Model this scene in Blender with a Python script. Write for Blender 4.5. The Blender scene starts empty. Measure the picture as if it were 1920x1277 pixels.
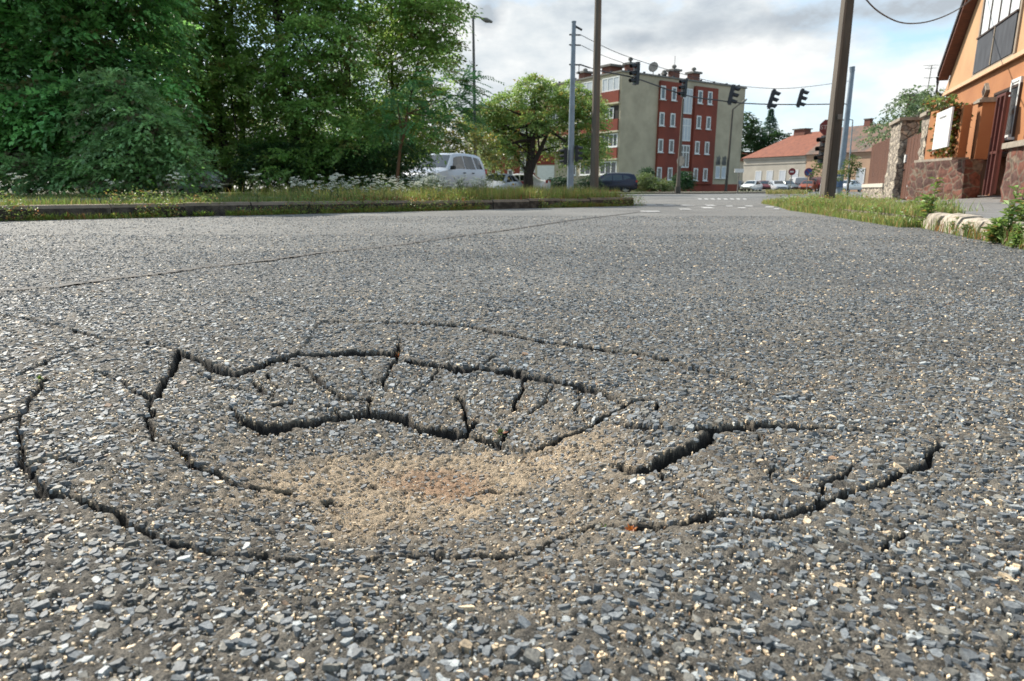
import bpy, bmesh, math, random
import numpy as np
from mathutils import Vector, Matrix
random.seed(7); RN = np.random.default_rng(11)
S = bpy.context.scene; COL = S.collection
# ------------------------------------------------------------------ camera
F, H, PITCH = 1235.0, 0.42, math.radians(13.0)
cd = bpy.data.cameras.new('camera'); cam = bpy.data.objects.new('camera', cd); COL.objects.link(cam)
cd.sensor_width = 36; cd.lens = 36*F/1920; cd.clip_start = .02; cd.clip_end = 4000
cam.location = (0, 0, H); cam.rotation_euler = (math.pi/2-PITCH, 0, 0)
cd.dof.use_dof = True; cd.dof.focus_distance = 1.45; cd.dof.aperture_fstop = 8.5
S.camera = cam
# ------------------------------------------------------------------ light
SUN_DIR = Vector((-0.68, 0.56, 0.78)).normalized()          # towards the sun
sl = bpy.data.lights.new('sun', 'SUN'); sl.energy = 4.6; sl.angle = math.radians(.6); sl.color = (1, .93, .82)
so = bpy.data.objects.new('sun', sl); COL.objects.link(so)
so.rotation_euler = SUN_DIR.to_track_quat('Z', 'Y').to_euler()
S.view_settings.view_transform = 'Standard'; S.view_settings.look = 'None'
S.view_settings.gamma = 1; S.view_settings.exposure = 0.72
W = bpy.data.worlds.new('World'); S.world = W; W.use_nodes = True
nt = W.node_tree; nt.nodes.clear()
def N(t, typ, **k):
    n = t.nodes.new(typ)
    for a, b in k.items(): setattr(n, a, b)
    return n
out = N(nt, 'ShaderNodeOutputWorld'); bg = N(nt, 'ShaderNodeBackground'); bg.inputs[1].default_value = .072
nt.links.new(bg.outputs[0], out.inputs[0])
sky = N(nt, 'ShaderNodeTexSky', sky_type='NISHITA'); sky.sun_disc = False
sky.sun_elevation = math.asin(SUN_DIR.z); sky.sun_rotation = math.atan2(SUN_DIR.x, SUN_DIR.y)
tc = N(nt, 'ShaderNodeTexCoord')
def noise_w(scale, detail, loc, rough=.55, stretch=(1, 1, 2.2)):
    m = N(nt, 'ShaderNodeMapping'); m.inputs['Location'].default_value = loc; m.inputs['Scale'].default_value = stretch
    n = N(nt, 'ShaderNodeTexNoise'); n.inputs['Scale'].default_value = scale; n.inputs['Detail'].default_value = detail
    n.inputs['Roughness'].default_value = rough
    nt.links.new(tc.outputs['Generated'], m.inputs[0]); nt.links.new(m.outputs[0], n.inputs['Vector']); return n
def ramp_w(src, stops):
    r = N(nt, 'ShaderNodeValToRGB'); e = r.color_ramp.elements
    while len(e) < len(stops): e.new(.5)
    for i, (p, c) in enumerate(stops): e[i].position = p; e[i].color = (*c, 1) if len(c) == 3 else c
    nt.links.new(src, r.inputs[0]); return r
cn = noise_w(2.6, 9, (1.3, .4, .2))
cover = ramp_w(cn.outputs[0], [(.46, (0, 0, 0)), (.58, (1, 1, 1))])
tone = noise_w(3.4, 8, (5.1, 2.2, 1.4), .6)
tr = ramp_w(tone.outputs[0], [(.38, (4.6, 5.2, 5.8)), (.48, (6.6, 7.1, 7.4)), (.60, (8.9, 9.0, 8.9))])
# a few grey cloud banks at fixed places in the sky
wob = noise_w(5.5, 7, (.3, 7, 3), .6)
dist = None
def bank(px, py, rx, rz):
    u = (px-960)/F; w = (638.5-py)/F
    d = Vector((u, math.cos(PITCH)+w*math.sin(PITCH), -math.sin(PITCH)+w*math.cos(PITCH))).normalized()
    sub = N(nt, 'ShaderNodeVectorMath', operation='SUBTRACT'); sub.inputs[1].default_value = d
    nt.links.new(tc.outputs['Generated'], sub.inputs[0])
    mul = N(nt, 'ShaderNodeVectorMath', operation='MULTIPLY'); mul.inputs[1].default_value = (1/rx, 1/rx, 1/rz)
    nt.links.new(sub.outputs[0], mul.inputs[0])
    ln = N(nt, 'ShaderNodeVectorMath', operation='LENGTH'); nt.links.new(mul.outputs[0], ln.inputs[0])
    return ln.outputs['Value']
vals = [bank(1330, 45, .125, .036), bank(1200, 75, .06, .02), bank(915, 20, .028, .05), bank(1480, 35, .12, .03), bank(1700, 20, .12, .025)]
cur = vals[0]
for v in vals[1:]:
    mn = N(nt, 'ShaderNodeMath', operation='MINIMUM'); nt.links.new(cur, mn.inputs[0]); nt.links.new(v, mn.inputs[1]); cur = mn.outputs[0]
mz = N(nt, 'ShaderNodeMath', operation='MULTIPLY_ADD'); mz.inputs[1].default_value = 3.2; mz.inputs[2].default_value = -1.6
nt.links.new(wob.outputs[0], mz.inputs[0])
ad = N(nt, 'ShaderNodeMath', operation='ADD'); nt.links.new(cur, ad.inputs[0]); nt.links.new(mz.outputs[0], ad.inputs[1])
bk = ramp_w(ad.outputs[0], [(.15, (1, 1, 1)), (1.05, (0, 0, 0))])
mixb = N(nt, 'ShaderNodeMix', data_type='RGBA'); nt.links.new(bk.outputs[0], mixb.inputs[0])
nt.links.new(tr.outputs[0], mixb.inputs[6]); mixb.inputs[7].default_value = (4.4, 4.9, 5.4, 1)
bkm = N(nt, 'ShaderNodeMath', operation='MAXIMUM'); nt.links.new(cover.outputs[0], bkm.inputs[0]); nt.links.new(bk.outputs[0], bkm.inputs[1])
blue = N(nt, 'ShaderNodeMix', data_type='RGBA', blend_type='ADD'); blue.inputs[0].default_value = 1
nt.links.new(sky.outputs[0], blue.inputs[6]); blue.inputs[7].default_value = (2.3, 3.7, 4.7, 1)
mixc = N(nt, 'ShaderNodeMix', data_type='RGBA'); nt.links.new(bkm.outputs[0], mixc.inputs[0])
nt.links.new(blue.outputs[2], mixc.inputs[6]); nt.links.new(mixb.outputs[2], mixc.inputs[7])
nt.links.new(mixc.outputs[2], bg.inputs[0])
# ------------------------------------------------------------------ measuring helpers
def ray(px, py):
    u = (px-960)/F; w = (638.5-py)/F
    return Vector((u, math.cos(PITCH)+w*math.sin(PITCH), -math.sin(PITCH)+w*math.cos(PITCH)))
C0 = Vector((0, 0, H))
def at(px, py, z=0.):
    d = ray(px, py); return C0 + d*((z-H)/d.z)
def atY(px, py, Y):
    d = ray(px, py); return C0 + d*(Y/d.y)
def hit(px, py, P, n):
    d = ray(px, py); return C0 + d*((Vector(P)-C0).dot(n)/d.dot(n))
def X_(px, Y, z=.4): # x for a pixel column at ground level
    return atY(px, 353, Y).x
# ------------------------------------------------------------------ materials
def rgb(c): return (*c, 1)
def mat(name, col, rough=.7, metal=0., col2=None, scale=8., bump=0., bscale=None, detail=5, spec=.5, mixpos=(.35, .65), vec='Object', stretch=None, extra=None):
    m = bpy.data.materials.new(name); m.use_nodes = True; t = m.node_tree; b = t.nodes['Principled BSDF']
    b.inputs['Base Color'].default_value = rgb(col); b.inputs['Roughness'].default_value = rough
    b.inputs['Metallic'].default_value = metal; b.inputs['Specular IOR Level'].default_value = spec
    c = N(t, 'ShaderNodeTexCoord'); src = c.outputs[vec]
    if stretch:
        mp = N(t, 'ShaderNodeMapping'); mp.inputs['Scale'].default_value = stretch; t.links.new(src, mp.inputs[0]); src = mp.outputs[0]
    if col2 is None: col2 = tuple(x*.82 for x in col)
    n = N(t, 'ShaderNodeTexNoise'); n.inputs['Scale'].default_value = scale; n.inputs['Detail'].default_value = detail; n.inputs['Roughness'].default_value = .6
    t.links.new(src, n.inputs['Vector'])
    r = N(t, 'ShaderNodeValToRGB'); r.color_ramp.elements[0].position = mixpos[0]; r.color_ramp.elements[1].position = mixpos[1]
    r.color_ramp.elements[0].color = rgb(col); r.color_ramp.elements[1].color = rgb(col2)
    t.links.new(n.outputs[0], r.inputs[0]); t.links.new(r.outputs[0], b.inputs['Base Color'])
    if bump:
        n2 = N(t, 'ShaderNodeTexNoise'); n2.inputs['Scale'].default_value = bscale or scale*4; n2.inputs['Detail'].default_value = 4
        t.links.new(src, n2.inputs['Vector'])
        bp = N(t, 'ShaderNodeBump'); bp.inputs['Strength'].default_value = bump; bp.inputs['Distance'].default_value = .02
        t.links.new(n2.outputs[0], bp.inputs['Height']); t.links.new(bp.outputs[0], b.inputs['Normal'])
    if extra: extra(t, b, src)
    return m
def leafmat(name, rough=.45, trans=.36):
    m = bpy.data.materials.new(name); m.use_nodes = True; t = m.node_tree; b = t.nodes['Principled BSDF']
    a = N(t, 'ShaderNodeAttribute', attribute_name='col'); b.inputs['Roughness'].default_value = rough
    t.links.new(a.outputs['Color'], b.inputs['Base Color'])
    tl = N(t, 'ShaderNodeBsdfTranslucent'); mx = N(t, 'ShaderNodeMixShader'); mx.inputs[0].default_value = trans
    hs = N(t, 'ShaderNodeHueSaturation'); hs.inputs['Value'].default_value = 1.5; hs.inputs['Hue'].default_value = .485
    t.links.new(a.outputs['Color'], hs.inputs['Color']); t.links.new(hs.outputs[0], tl.inputs[0])
    t.links.new(b.outputs[0], mx.inputs[1]); t.links.new(tl.outputs[0], mx.inputs[2])
    t.links.new(mx.outputs[0], t.nodes['Material Output'].inputs[0])
    return m
LEAF = leafmat('leaf')
BARK = mat('bark', (.055, .042, .032), .9, col2=(.025, .02, .016), scale=14, bump=.6, stretch=(1, 1, .25))
# ------------------------------------------------------------------ objects
def wloc(p):
    v = Vector((0, 0, 0))
    while p is not None: v += p.location; p = p.parent
    return v
def tag(o, label=None, cat=None, group=None, kind=None):
    for k, v in (('label', label), ('category', cat), ('group', group), ('kind', kind)):
        if v: o[k] = v
    return o
def empty(name, loc, label, cat, group=None):
    o = bpy.data.objects.new(name, None); COL.objects.link(o); o.location = loc; o.empty_display_size = .2
    return tag(o, label, cat, group)
def mesh_np(name, V, faces_sizes, loops, mats, midx=None, smooth=None, col=None, parent=None):
    me = bpy.data.meshes.new(name)
    off = wloc(parent); V = V - np.array(off)[None, :]
    me.vertices.add(len(V)); me.vertices.foreach_set('co', V.astype(np.float32).ravel())
    me.loops.add(len(loops)); me.loops.foreach_set('vertex_index', loops.astype(np.int32))
    me.polygons.add(len(faces_sizes)); st = np.concatenate(([0], np.cumsum(faces_sizes)[:-1])).astype(np.int32)
    me.polygons.foreach_set('loop_start', st)
    if midx is not None: me.polygons.foreach_set('material_index', midx.astype(np.int32))
    me.update(calc_edges=True)
    me.polygons.foreach_set('use_smooth', (np.zeros(len(faces_sizes), bool) if smooth is None else np.broadcast_to(smooth, len(faces_sizes))))
    if col is not None:
        a = me.attributes.new('col', 'FLOAT_COLOR', 'POINT')
        c4 = np.ones((len(V), 4), np.float32); c4[:, :3] = col; a.data.foreach_set('color', c4.ravel())
    for m in (mats if isinstance(mats, (list, tuple)) else [mats]): me.materials.append(m)
    o = bpy.data.objects.new(name, me); COL.objects.link(o)
    if parent: o.parent = parent
    return o
class MB:
    def __init__(s): s.v = []; s.f = []; s.m = []
    def add(s, vs, fs, m=0):
        b = len(s.v); s.v += [tuple(x) for x in vs]; s.f += [tuple(b+i for i in f) for f in fs]; s.m += [m]*len(fs); return s
    def box(s, c, d, rz=0, m=0, taper=1.):
        x, y, z = (a/2 for a in d); M = Matrix.Rotation(rz, 3, 'Z'); c = Vector(c); vs = []
        for sz in (-1, 1):
            k = taper if sz > 0 else 1
            for sx, sy in ((-1, -1), (1, -1), (1, 1), (-1, 1)): vs.append(c + M @ Vector((sx*x*k, sy*y*k, sz*z)))
        return s.add(vs, [(3, 2, 1, 0), (4, 5, 6, 7), (0, 1, 5, 4), (1, 2, 6, 5), (2, 3, 7, 6), (3, 0, 4, 7)], m)
    def fr(s, Fm, s0, s1, z0, z1, o0, o1, m=0):
        P = Fm.P; vs = [P(s0, z0, o0), P(s1, z0, o0), P(s1, z0, o1), P(s0, z0, o1), P(s0, z1, o0), P(s1, z1, o0), P(s1, z1, o1), P(s0, z1, o1)]
        return s.add(vs, [(3, 2, 1, 0), (4, 5, 6, 7), (0, 1, 5, 4), (1, 2, 6, 5), (2, 3, 7, 6), (3, 0, 4, 7)], m)
    def prism(s, poly, vec, m=0):
        n = len(poly); vec = Vector(vec); a = [Vector(p) for p in poly]; b = [p+vec for p in a]
        fs = [tuple(range(n))[::-1], tuple(range(n, 2*n))] + [(i, (i+1) % n, n+(i+1) % n, n+i) for i in range(n)]
        return s.add(a+b, fs, m)
    def tube(s, pts, r, n=8, m=0, cap=True):
        pts = [Vector(p) for p in pts]; rr = r if isinstance(r, (list, tuple)) else [r]*len(pts); vs = []; fs = []
        for i, p in enumerate(pts):
            d = (pts[min(i+1, len(pts)-1)]-pts[max(i-1, 0)]).normalized()
            a = d.orthogonal().normalized() if abs(d.z) < .9 else Vector((1, 0, 0)); a = (a-d*a.dot(d)).normalized(); b = d.cross(a)
            for k in range(n):
                t = 2*math.pi*k/n; vs.append(p+(a*math.cos(t)+b*math.sin(t))*rr[i])
        for i in range(len(pts)-1):
            for k in range(n): fs.append((i*n+k, i*n+(k+1) % n, (i+1)*n+(k+1) % n, (i+1)*n+k))
        if cap: fs += [tuple(range(n))[::-1], tuple((len(pts)-1)*n+k for k in range(n))]
        return s.add(vs, fs, m)
    def disc(s, c, nrm, r, th=.02, n=16, m=0, start=0):
        nrm = Vector(nrm).normalized(); a = nrm.cross(Vector((0, 0, 1))).normalized(); b = a.cross(nrm) ; c = Vector(c)
        pl = [c+(a*math.cos(start+2*math.pi*k/n)+b*math.sin(start+2*math.pi*k/n))*r for k in range(n)]
        return s.prism(pl, nrm*th, m)
    def build(s, name, mats, parent=None, smooth=False, angle=35):
        me = bpy.data.meshes.new(name); off = wloc(parent)
        me.from_pydata([Vector(v)-off for v in s.v], [], s.f)
        for m in (mats if isinstance(mats, (list, tuple)) else [mats]): me.materials.append(m)
        me.polygons.foreach_set('material_index', s.m)
        bm = bmesh.new(); bm.from_mesh(me); bmesh.ops.recalc_face_normals(bm, faces=bm.faces); bm.to_mesh(me); bm.free()
        if smooth:
            me.polygons.foreach_set('use_smooth', [True]*len(me.polygons)); me.set_sharp_from_angle(angle=math.radians(angle))
        me.update(); o = bpy.data.objects.new(name, me); COL.objects.link(o)
        if parent: o.parent = parent
        return o
class Frame:
    def __init__(s, O, u, n): s.O = Vector(O); s.u = Vector(u).normalized(); s.n = Vector(n).normalized()
    def P(s, a, z, o=0): return Vector((s.O.x, s.O.y, 0)) + s.u*a + s.n*o + Vector((0, 0, z))
    def inv(s, px, py, o=0):
        p = hit(px, py, s.O+s.n*o, s.n); return (p-s.O-s.n*o).dot(s.u), p.z
def copy_tree(o, parent=None):
    c = o.copy(); COL.objects.link(c); c.parent = parent
    for ch in [x for x in o.children]: copy_tree(ch, c)
    return c
# ------------------------------------------------------------------ noise
def _h(ix, iy, s):
    n = (ix.astype(np.int64)*374761393 + iy.astype(np.int64)*668265263 + s*982451653) & 0x7fffffff
    n = ((n ^ (n >> 13))*1274126177) & 0x7fffffff
    return ((n ^ (n >> 16)) & 0xffff)/65535.0
def vn(x, y, s=0):
    ix = np.floor(x); iy = np.floor(y); fx = x-ix; fy = y-iy; fx = fx*fx*(3-2*fx); fy = fy*fy*(3-2*fy)
    a = _h(ix, iy, s); b = _h(ix+1, iy, s); c = _h(ix, iy+1, s); d = _h(ix+1, iy+1, s)
    return (a*(1-fx)+b*fx)*(1-fy)+(c*(1-fx)+d*fx)*fy - .5
def fbm(x, y, s=0, o=4):
    r = 0; a = 1
    for i in range(o): r = r+a*vn(x, y, s+i*17); x = x*2.03; y = y*2.03; a *= .5
    return r
def sstep(a, b, x):
    t = np.clip((x-a)/(b-a), 0, 1); return t*t*(3-2*t)
# ------------------------------------------------------------------ road surface with the pothole
BC = at(800, 815); BX, BY = .50, .50
def bowl(x, y):
    r = np.sqrt(((x-BC.x)/BX)**2+((y-BC.y)/BY)**2); b = -.060*np.clip(1-r*r, 0, 1)**1.25
    r2 = np.sqrt(((x-BC.x-.1)/1.0)**2+((y-BC.y)/.72)**2); b = b-.016*np.clip(1-r2*r2, 0, 1)**1.3
    return b
def gp(px, py):
    p = at(px, py)
    for _ in range(12): p = at(px, py, float(bowl(np.array(p.x), np.array(p.y))))
    return (p.x, p.y)
def PL(s): return [gp(*map(float, q.split(','))) for q in s.split()]
CR = [  # (polyline in photograph pixels, half width m, depth m)
 ('190,643 150,655 100,675 60,695 38,708', .006, .022), ('85,712 62,745 40,775 0,790', .004, .015),
 ('38,780 30,820 45,860 60,900 100,930 150,945', .0035, .014), ('150,945 210,965 250,990 290,1002', .0065, .03), ('290,1002 330,1022 390,1032', .003, .012),
 ('-40,585 50,600 130,620 190,635 240,640 300,650 335,662', .0035, .014),
 ('335,660 370,672 400,690', .0065, .025), ('400,690 440,702 470,695 510,677 560,665 610,660', .010, .04), ('610,660 660,658 710,656 735,664', .013, .045), ('735,664 750,650 752,635', .005, .02),
 ('500,658 540,676', .004, .02), ('765,674 800,680 850,688 880,692', .009, .035), ('880,692 905,680 925,665', .003, .014),
 ('890,686 960,690 1000,705 1040,712 1090,720 1120,730 1145,745', .0075, .03), ('1145,745 1175,757 1200,748 1240,750 1290,752', .005, .022), ('1290,752 1330,760 1360,765 1395,785 1410,800', .0075, .024),
 ('600,600 700,603 760,606', .002, .008), ('760,606 880,612 940,625 1000,637 1060,645', .0055, .022), ('1060,645 1130,655 1200,665 1250,675', .0035, .014), ('1250,675 1300,690 1360,700 1400,720 1430,738 1480,750 1530,752', .0022, .01),
 ('335,665 325,690 305,725 290,750', .0075, .03), ('290,750 280,780 280,805', .004, .016), ('280,805 300,825 330,845 375,880 420,895', .004, .016), ('420,895 450,910 500,920 545,921', .0035, .016),
 ('250,738 285,748', .007, .02), ('430,760 455,785', .003, .01), ('455,785 500,801 520,798', .009, .03), ('520,798 560,790 610,783 650,772', .006, .025), ('650,772 680,768 720,772 760,785 800,800', .009, .035),
 ('800,800 850,805 880,805 890,790', .007, .028), ('560,680 590,700 620,730 650,745 690,745', .005, .02), ('750,655 735,680 720,710 722,728', .0038, .02),
 ('975,690 985,720 960,750 968,765', .004, .016), ('860,740 875,770 880,800', .004, .018), ('1175,757 1150,775 1130,782', .008, .025), ('1130,782 1100,800 1050,820 1010,840', .003, .014),
 ('900,812 935,828 950,805', .004, .016), ('690,745 690,770', .003, .012), ('470,715 500,735', .003, .012), ('520,760 545,755', .004, .014),
 ('1155,795 1200,800 1260,805 1300,808', .003, .012), ('1300,808 1340,800 1400,797', .006, .022), ('1400,797 1470,797 1540,800 1600,805 1680,812 1750,825', .0035, .012),
 ('1750,825 1762,840 1740,865 1700,890 1640,910', .0028, .012), ('1640,910 1600,925 1560,940 1500,960', .006, .026), ('1500,960 1440,965 1370,962 1350,965', .0042, .02), ('1340,972 1300,975 1250,985 1190,990', .005, .022),
 ('1190,990 1140,982 1100,990', .002, .008), ('1340,806 1310,830 1260,850 1240,865 1220,880 1190,886 1155,875', .0095, .035), ('1235,885 1245,900 1270,915 1310,925', .009, .03),
 ('760,1040 820,1042 880,1046 940,1042 985,1034', .003, .012), ('1660,1030 1700,1010', .0015, .006), ('400,632 430,640', .004, .012), ('390,1032 500,1046 620,1049 760,1040', .0019, .012), ('985,1034 1050,1012 1100,990', .0019, .012),
 ('610,755 640,775 655,772', .0019, .012), ('820,688 800,715 765,738', .0019, .012), ('1040,713 1022,748 992,770', .0019, .012), ('1092,722 1078,758 1100,790', .0019, .012), ('370,690 420,722 455,728', .0019, .012),
 ('500,700 520,725 500,745', .0019, .011), ('668,690 690,712 722,712', .0019, .011), ('1240,752 1230,775 1250,803', .0019, .012), ('1420,812 1460,850 1440,900', .0019, .010), ('180,700 230,720 250,738', .0019, .012), ('60,870 110,860 160,872', .0019, .01), ('880,925 930,915 990,922', .0019, .01), ('1530,945 1545,905 1600,880', .0019, .01), ('20,640 90,650 150,655', .0019, .01), ('640,950 615,944', .0035, .012),
 ('790,910 830,908', .003, .012), ('680,905 700,915', .003, .01), ('-200,556 0,547 100,540 200,525 300,515 400,500 500,490 600,475 750,460 850,445 950,432 1060,415 1200,398', .028, .012),
]
CRW = [(np.array(PL(a)), (max(w*.60, w*.34+.0040) if w > .0025 else w+.0012), d*1.3) for a, w, d in CR]
R1 = np.array(PL('335,665 370,672 400,690 440,702 470,695 510,677 560,665 610,660 660,658 710,656 735,664 765,674 800,680 850,688 880,692 905,686 960,690 1000,705 1040,712 1090,720 1120,730 1145,745 1175,757 1150,775 1130,800 1120,840 1080,890 980,930 800,950 640,940 545,921 500,920 450,910 420,895 375,880 330,845 300,825 280,805 280,780 290,750 305,725 325,690'))
R2 = np.array(PL('430,770 455,785 500,801 520,798 560,790 610,783 650,772 680,768 720,772 760,785 800,800 850,805 880,805 900,812 935,828 1000,845 960,880 860,905 740,910 600,890 500,850 440,800'))
R3 = np.array(PL('1340,802 1400,797 1470,797 1540,800 1600,805 1680,812 1750,825 1762,840 1740,865 1700,890 1640,910 1560,940 1500,960 1440,965 1350,965 1310,925 1270,915 1245,900 1235,885 1240,865 1310,830'))
R4 = np.array(PL('600,600 760,606 880,612 940,625 1000,637 1060,645 1130,655 1250,675 1360,700 1400,720 1410,800 1395,785 1290,752 1175,757 1145,745 1040,712 890,690 765,674 735,664 560,665'))
def inside(poly, x, y):
    c = np.zeros(x.shape, bool); n = len(poly)
    for i in range(n):
        x1, y1 = poly[i]; x2, y2 = poly[(i+1) % n]
        if y1 == y2: continue
        k = ((y1 > y) != (y2 > y)) & (x < (x2-x1)*(y-y1)/(y2-y1)+x1); c ^= k
    return c
def surf(x, y):
    """height of the road matrix, crack depth there and sandiness"""
    x = np.asarray(x, float); y = np.asarray(y, float)
    h = bowl(x, y) + .007*fbm(x*1.3, y*1.3, 5, 3)*sstep(3.6, 2.2, y) + .004*fbm(x*9, y*9, 9, 3)
    wx = x + .014*fbm(x*22, y*22, 31, 3) + .0065*vn(x*120, y*120, 3); wy = y + .014*fbm(x*22, y*22, 47, 3) + .0065*vn(x*120, y*120, 4)
    dep = np.zeros_like(x); near = (y < 2.6) & (y > .3)
    wn = .95+.9*fbm(x*26, y*26, 77, 2)
    for pl, w, d in CRW:
        mg = w*3+.03; a = pl.min(0)-mg; b = pl.max(0)+mg
        k = np.nonzero((x > a[0]) & (x < b[0]) & (y > a[1]) & (y < b[1]))
        if len(k[0]) == 0: continue
        px = wx[k]; py = wy[k]; best = np.full(px.shape, 9.)
        for i in range(len(pl)-1):
            p, q = pl[i], pl[i+1]; e = q-p; L = e@e+1e-12
            t = np.clip(((px-p[0])*e[0]+(py-p[1])*e[1])/L, 0, 1)
            best = np.minimum(best, np.hypot(px-p[0]-t*e[0], (py-p[1]-t*e[1])*.62))
        ww = w*np.clip(wn[k], .78, 1.4); dd = d*sstep(ww*1.3, ww*.3, best)
        dep[k] = np.maximum(dep[k], dd)
    i1 = inside(R1, wx, wy); i2 = inside(R2, wx, wy); i3 = inside(R3, wx, wy); i4 = inside(R4, wx, wy)
    far = np.clip((y-.80)/.75, 0, 1)
    h = h - .009*i1*far - .008*i2*sstep(.95, 1.15, y) - .006*i4
    h = h + i3*(-.010 + .022*np.clip((x-.28)/.5, 0, 1) + .008*np.clip((.95-y)/.2, -1, 1)*.6)
    h = h - dep
    r = np.sqrt(((x-BC.x-.02)/.33)**2+((y-(BC.y-.03))/.24)**2)
    sand = sstep(1.02, .42, r+.6*fbm(x*9, y*9, 12, 3)) + .22*sstep(1.9, .9, r+.8*fbm(x*7, y*7, 15, 3)); sand = np.clip(sand, 0, 1)
    return h, dep, sand
def gridlines(lo, hi, a, b, step, grow, mx):
    c = list(np.arange(a, b, step)); s = step; v = c[-1]
    while v < hi: s = min(s*grow, mx); v += s; c.append(v)
    s = step; v = c[0]
    while v > lo: s = min(s*grow, mx); v -= s; c.insert(0, v)
    return np.array(c)
gx = gridlines(-60, 60, -.95, 1.0, .0026, 1.025, 3.); gy = gridlines(-3, 170, .58, 2.0, .0026, 1.022, 4.)
GX, GY = np.meshgrid(gx, gy); hh, dep, sand = surf(GX, GY)
fade = sstep(9, 5, np.hypot(GX, GY)); lowz = np.where(np.hypot(GX, GY) < 9, hh, 0)
near = sstep(3.2, 2.0, GY)
grit = (.0075*fbm(GX*95, GY*95, 21, 3)+.004*vn(GX*230, GY*230, 8))*near*(np.abs(GX) < 1.6)
GZ = lowz*np.clip(fade, 0, 1) + grit
nx, ny = len(gx), len(gy)
base = np.empty(GX.shape+(3,)); f1 = fbm(GX*60, GY*60, 3, 3)[..., None]; f2 = fbm(GX*3, GY*3, 6, 3)[..., None]
mcol = (np.array([.150, .134, .112])*(1-sstep(1.6, 3.2, GY))[..., None]+np.array([.150, .146, .138])*sstep(1.6, 3.2, GY)[..., None])*(1+.9*f1+.3*f2); scol = np.array([.47, .365, .25])*(1+.35*f1)
s3 = sand[..., None]; base = mcol*(1-s3)+scol*s3
# reddish silt at the very bottom of the hole
rr = np.sqrt(((GX-BC.x-.01)/.13)**2+((GY-BC.y+.03)/.10)**2)+.5*fbm(GX*14, GY*14, 2, 3)
k = sstep(1.0, .3, rr)[..., None]; base = base*(1-k)+np.array([.40, .25, .15])*k
dk = sstep(.0006, .006, dep)[..., None]; base = base*(1-dk)+np.array([.014, .011, .009])*dk  # crack soil taken to near-black: shade inside the cracks put into the colour
ii = np.arange(nx*ny).reshape(ny, nx)
quads = np.stack([ii[:-1, :-1], ii[:-1, 1:], ii[1:, 1:], ii[1:, :-1]], -1).reshape(-1, 4)
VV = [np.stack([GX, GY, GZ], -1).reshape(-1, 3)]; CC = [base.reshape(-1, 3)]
sizes = [np.full(len(quads), 4)]; loops = [quads.ravel()]; mi = [np.zeros(len(quads), int)]; nv = nx*ny; smo = [np.ones(len(quads), bool)]
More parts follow.
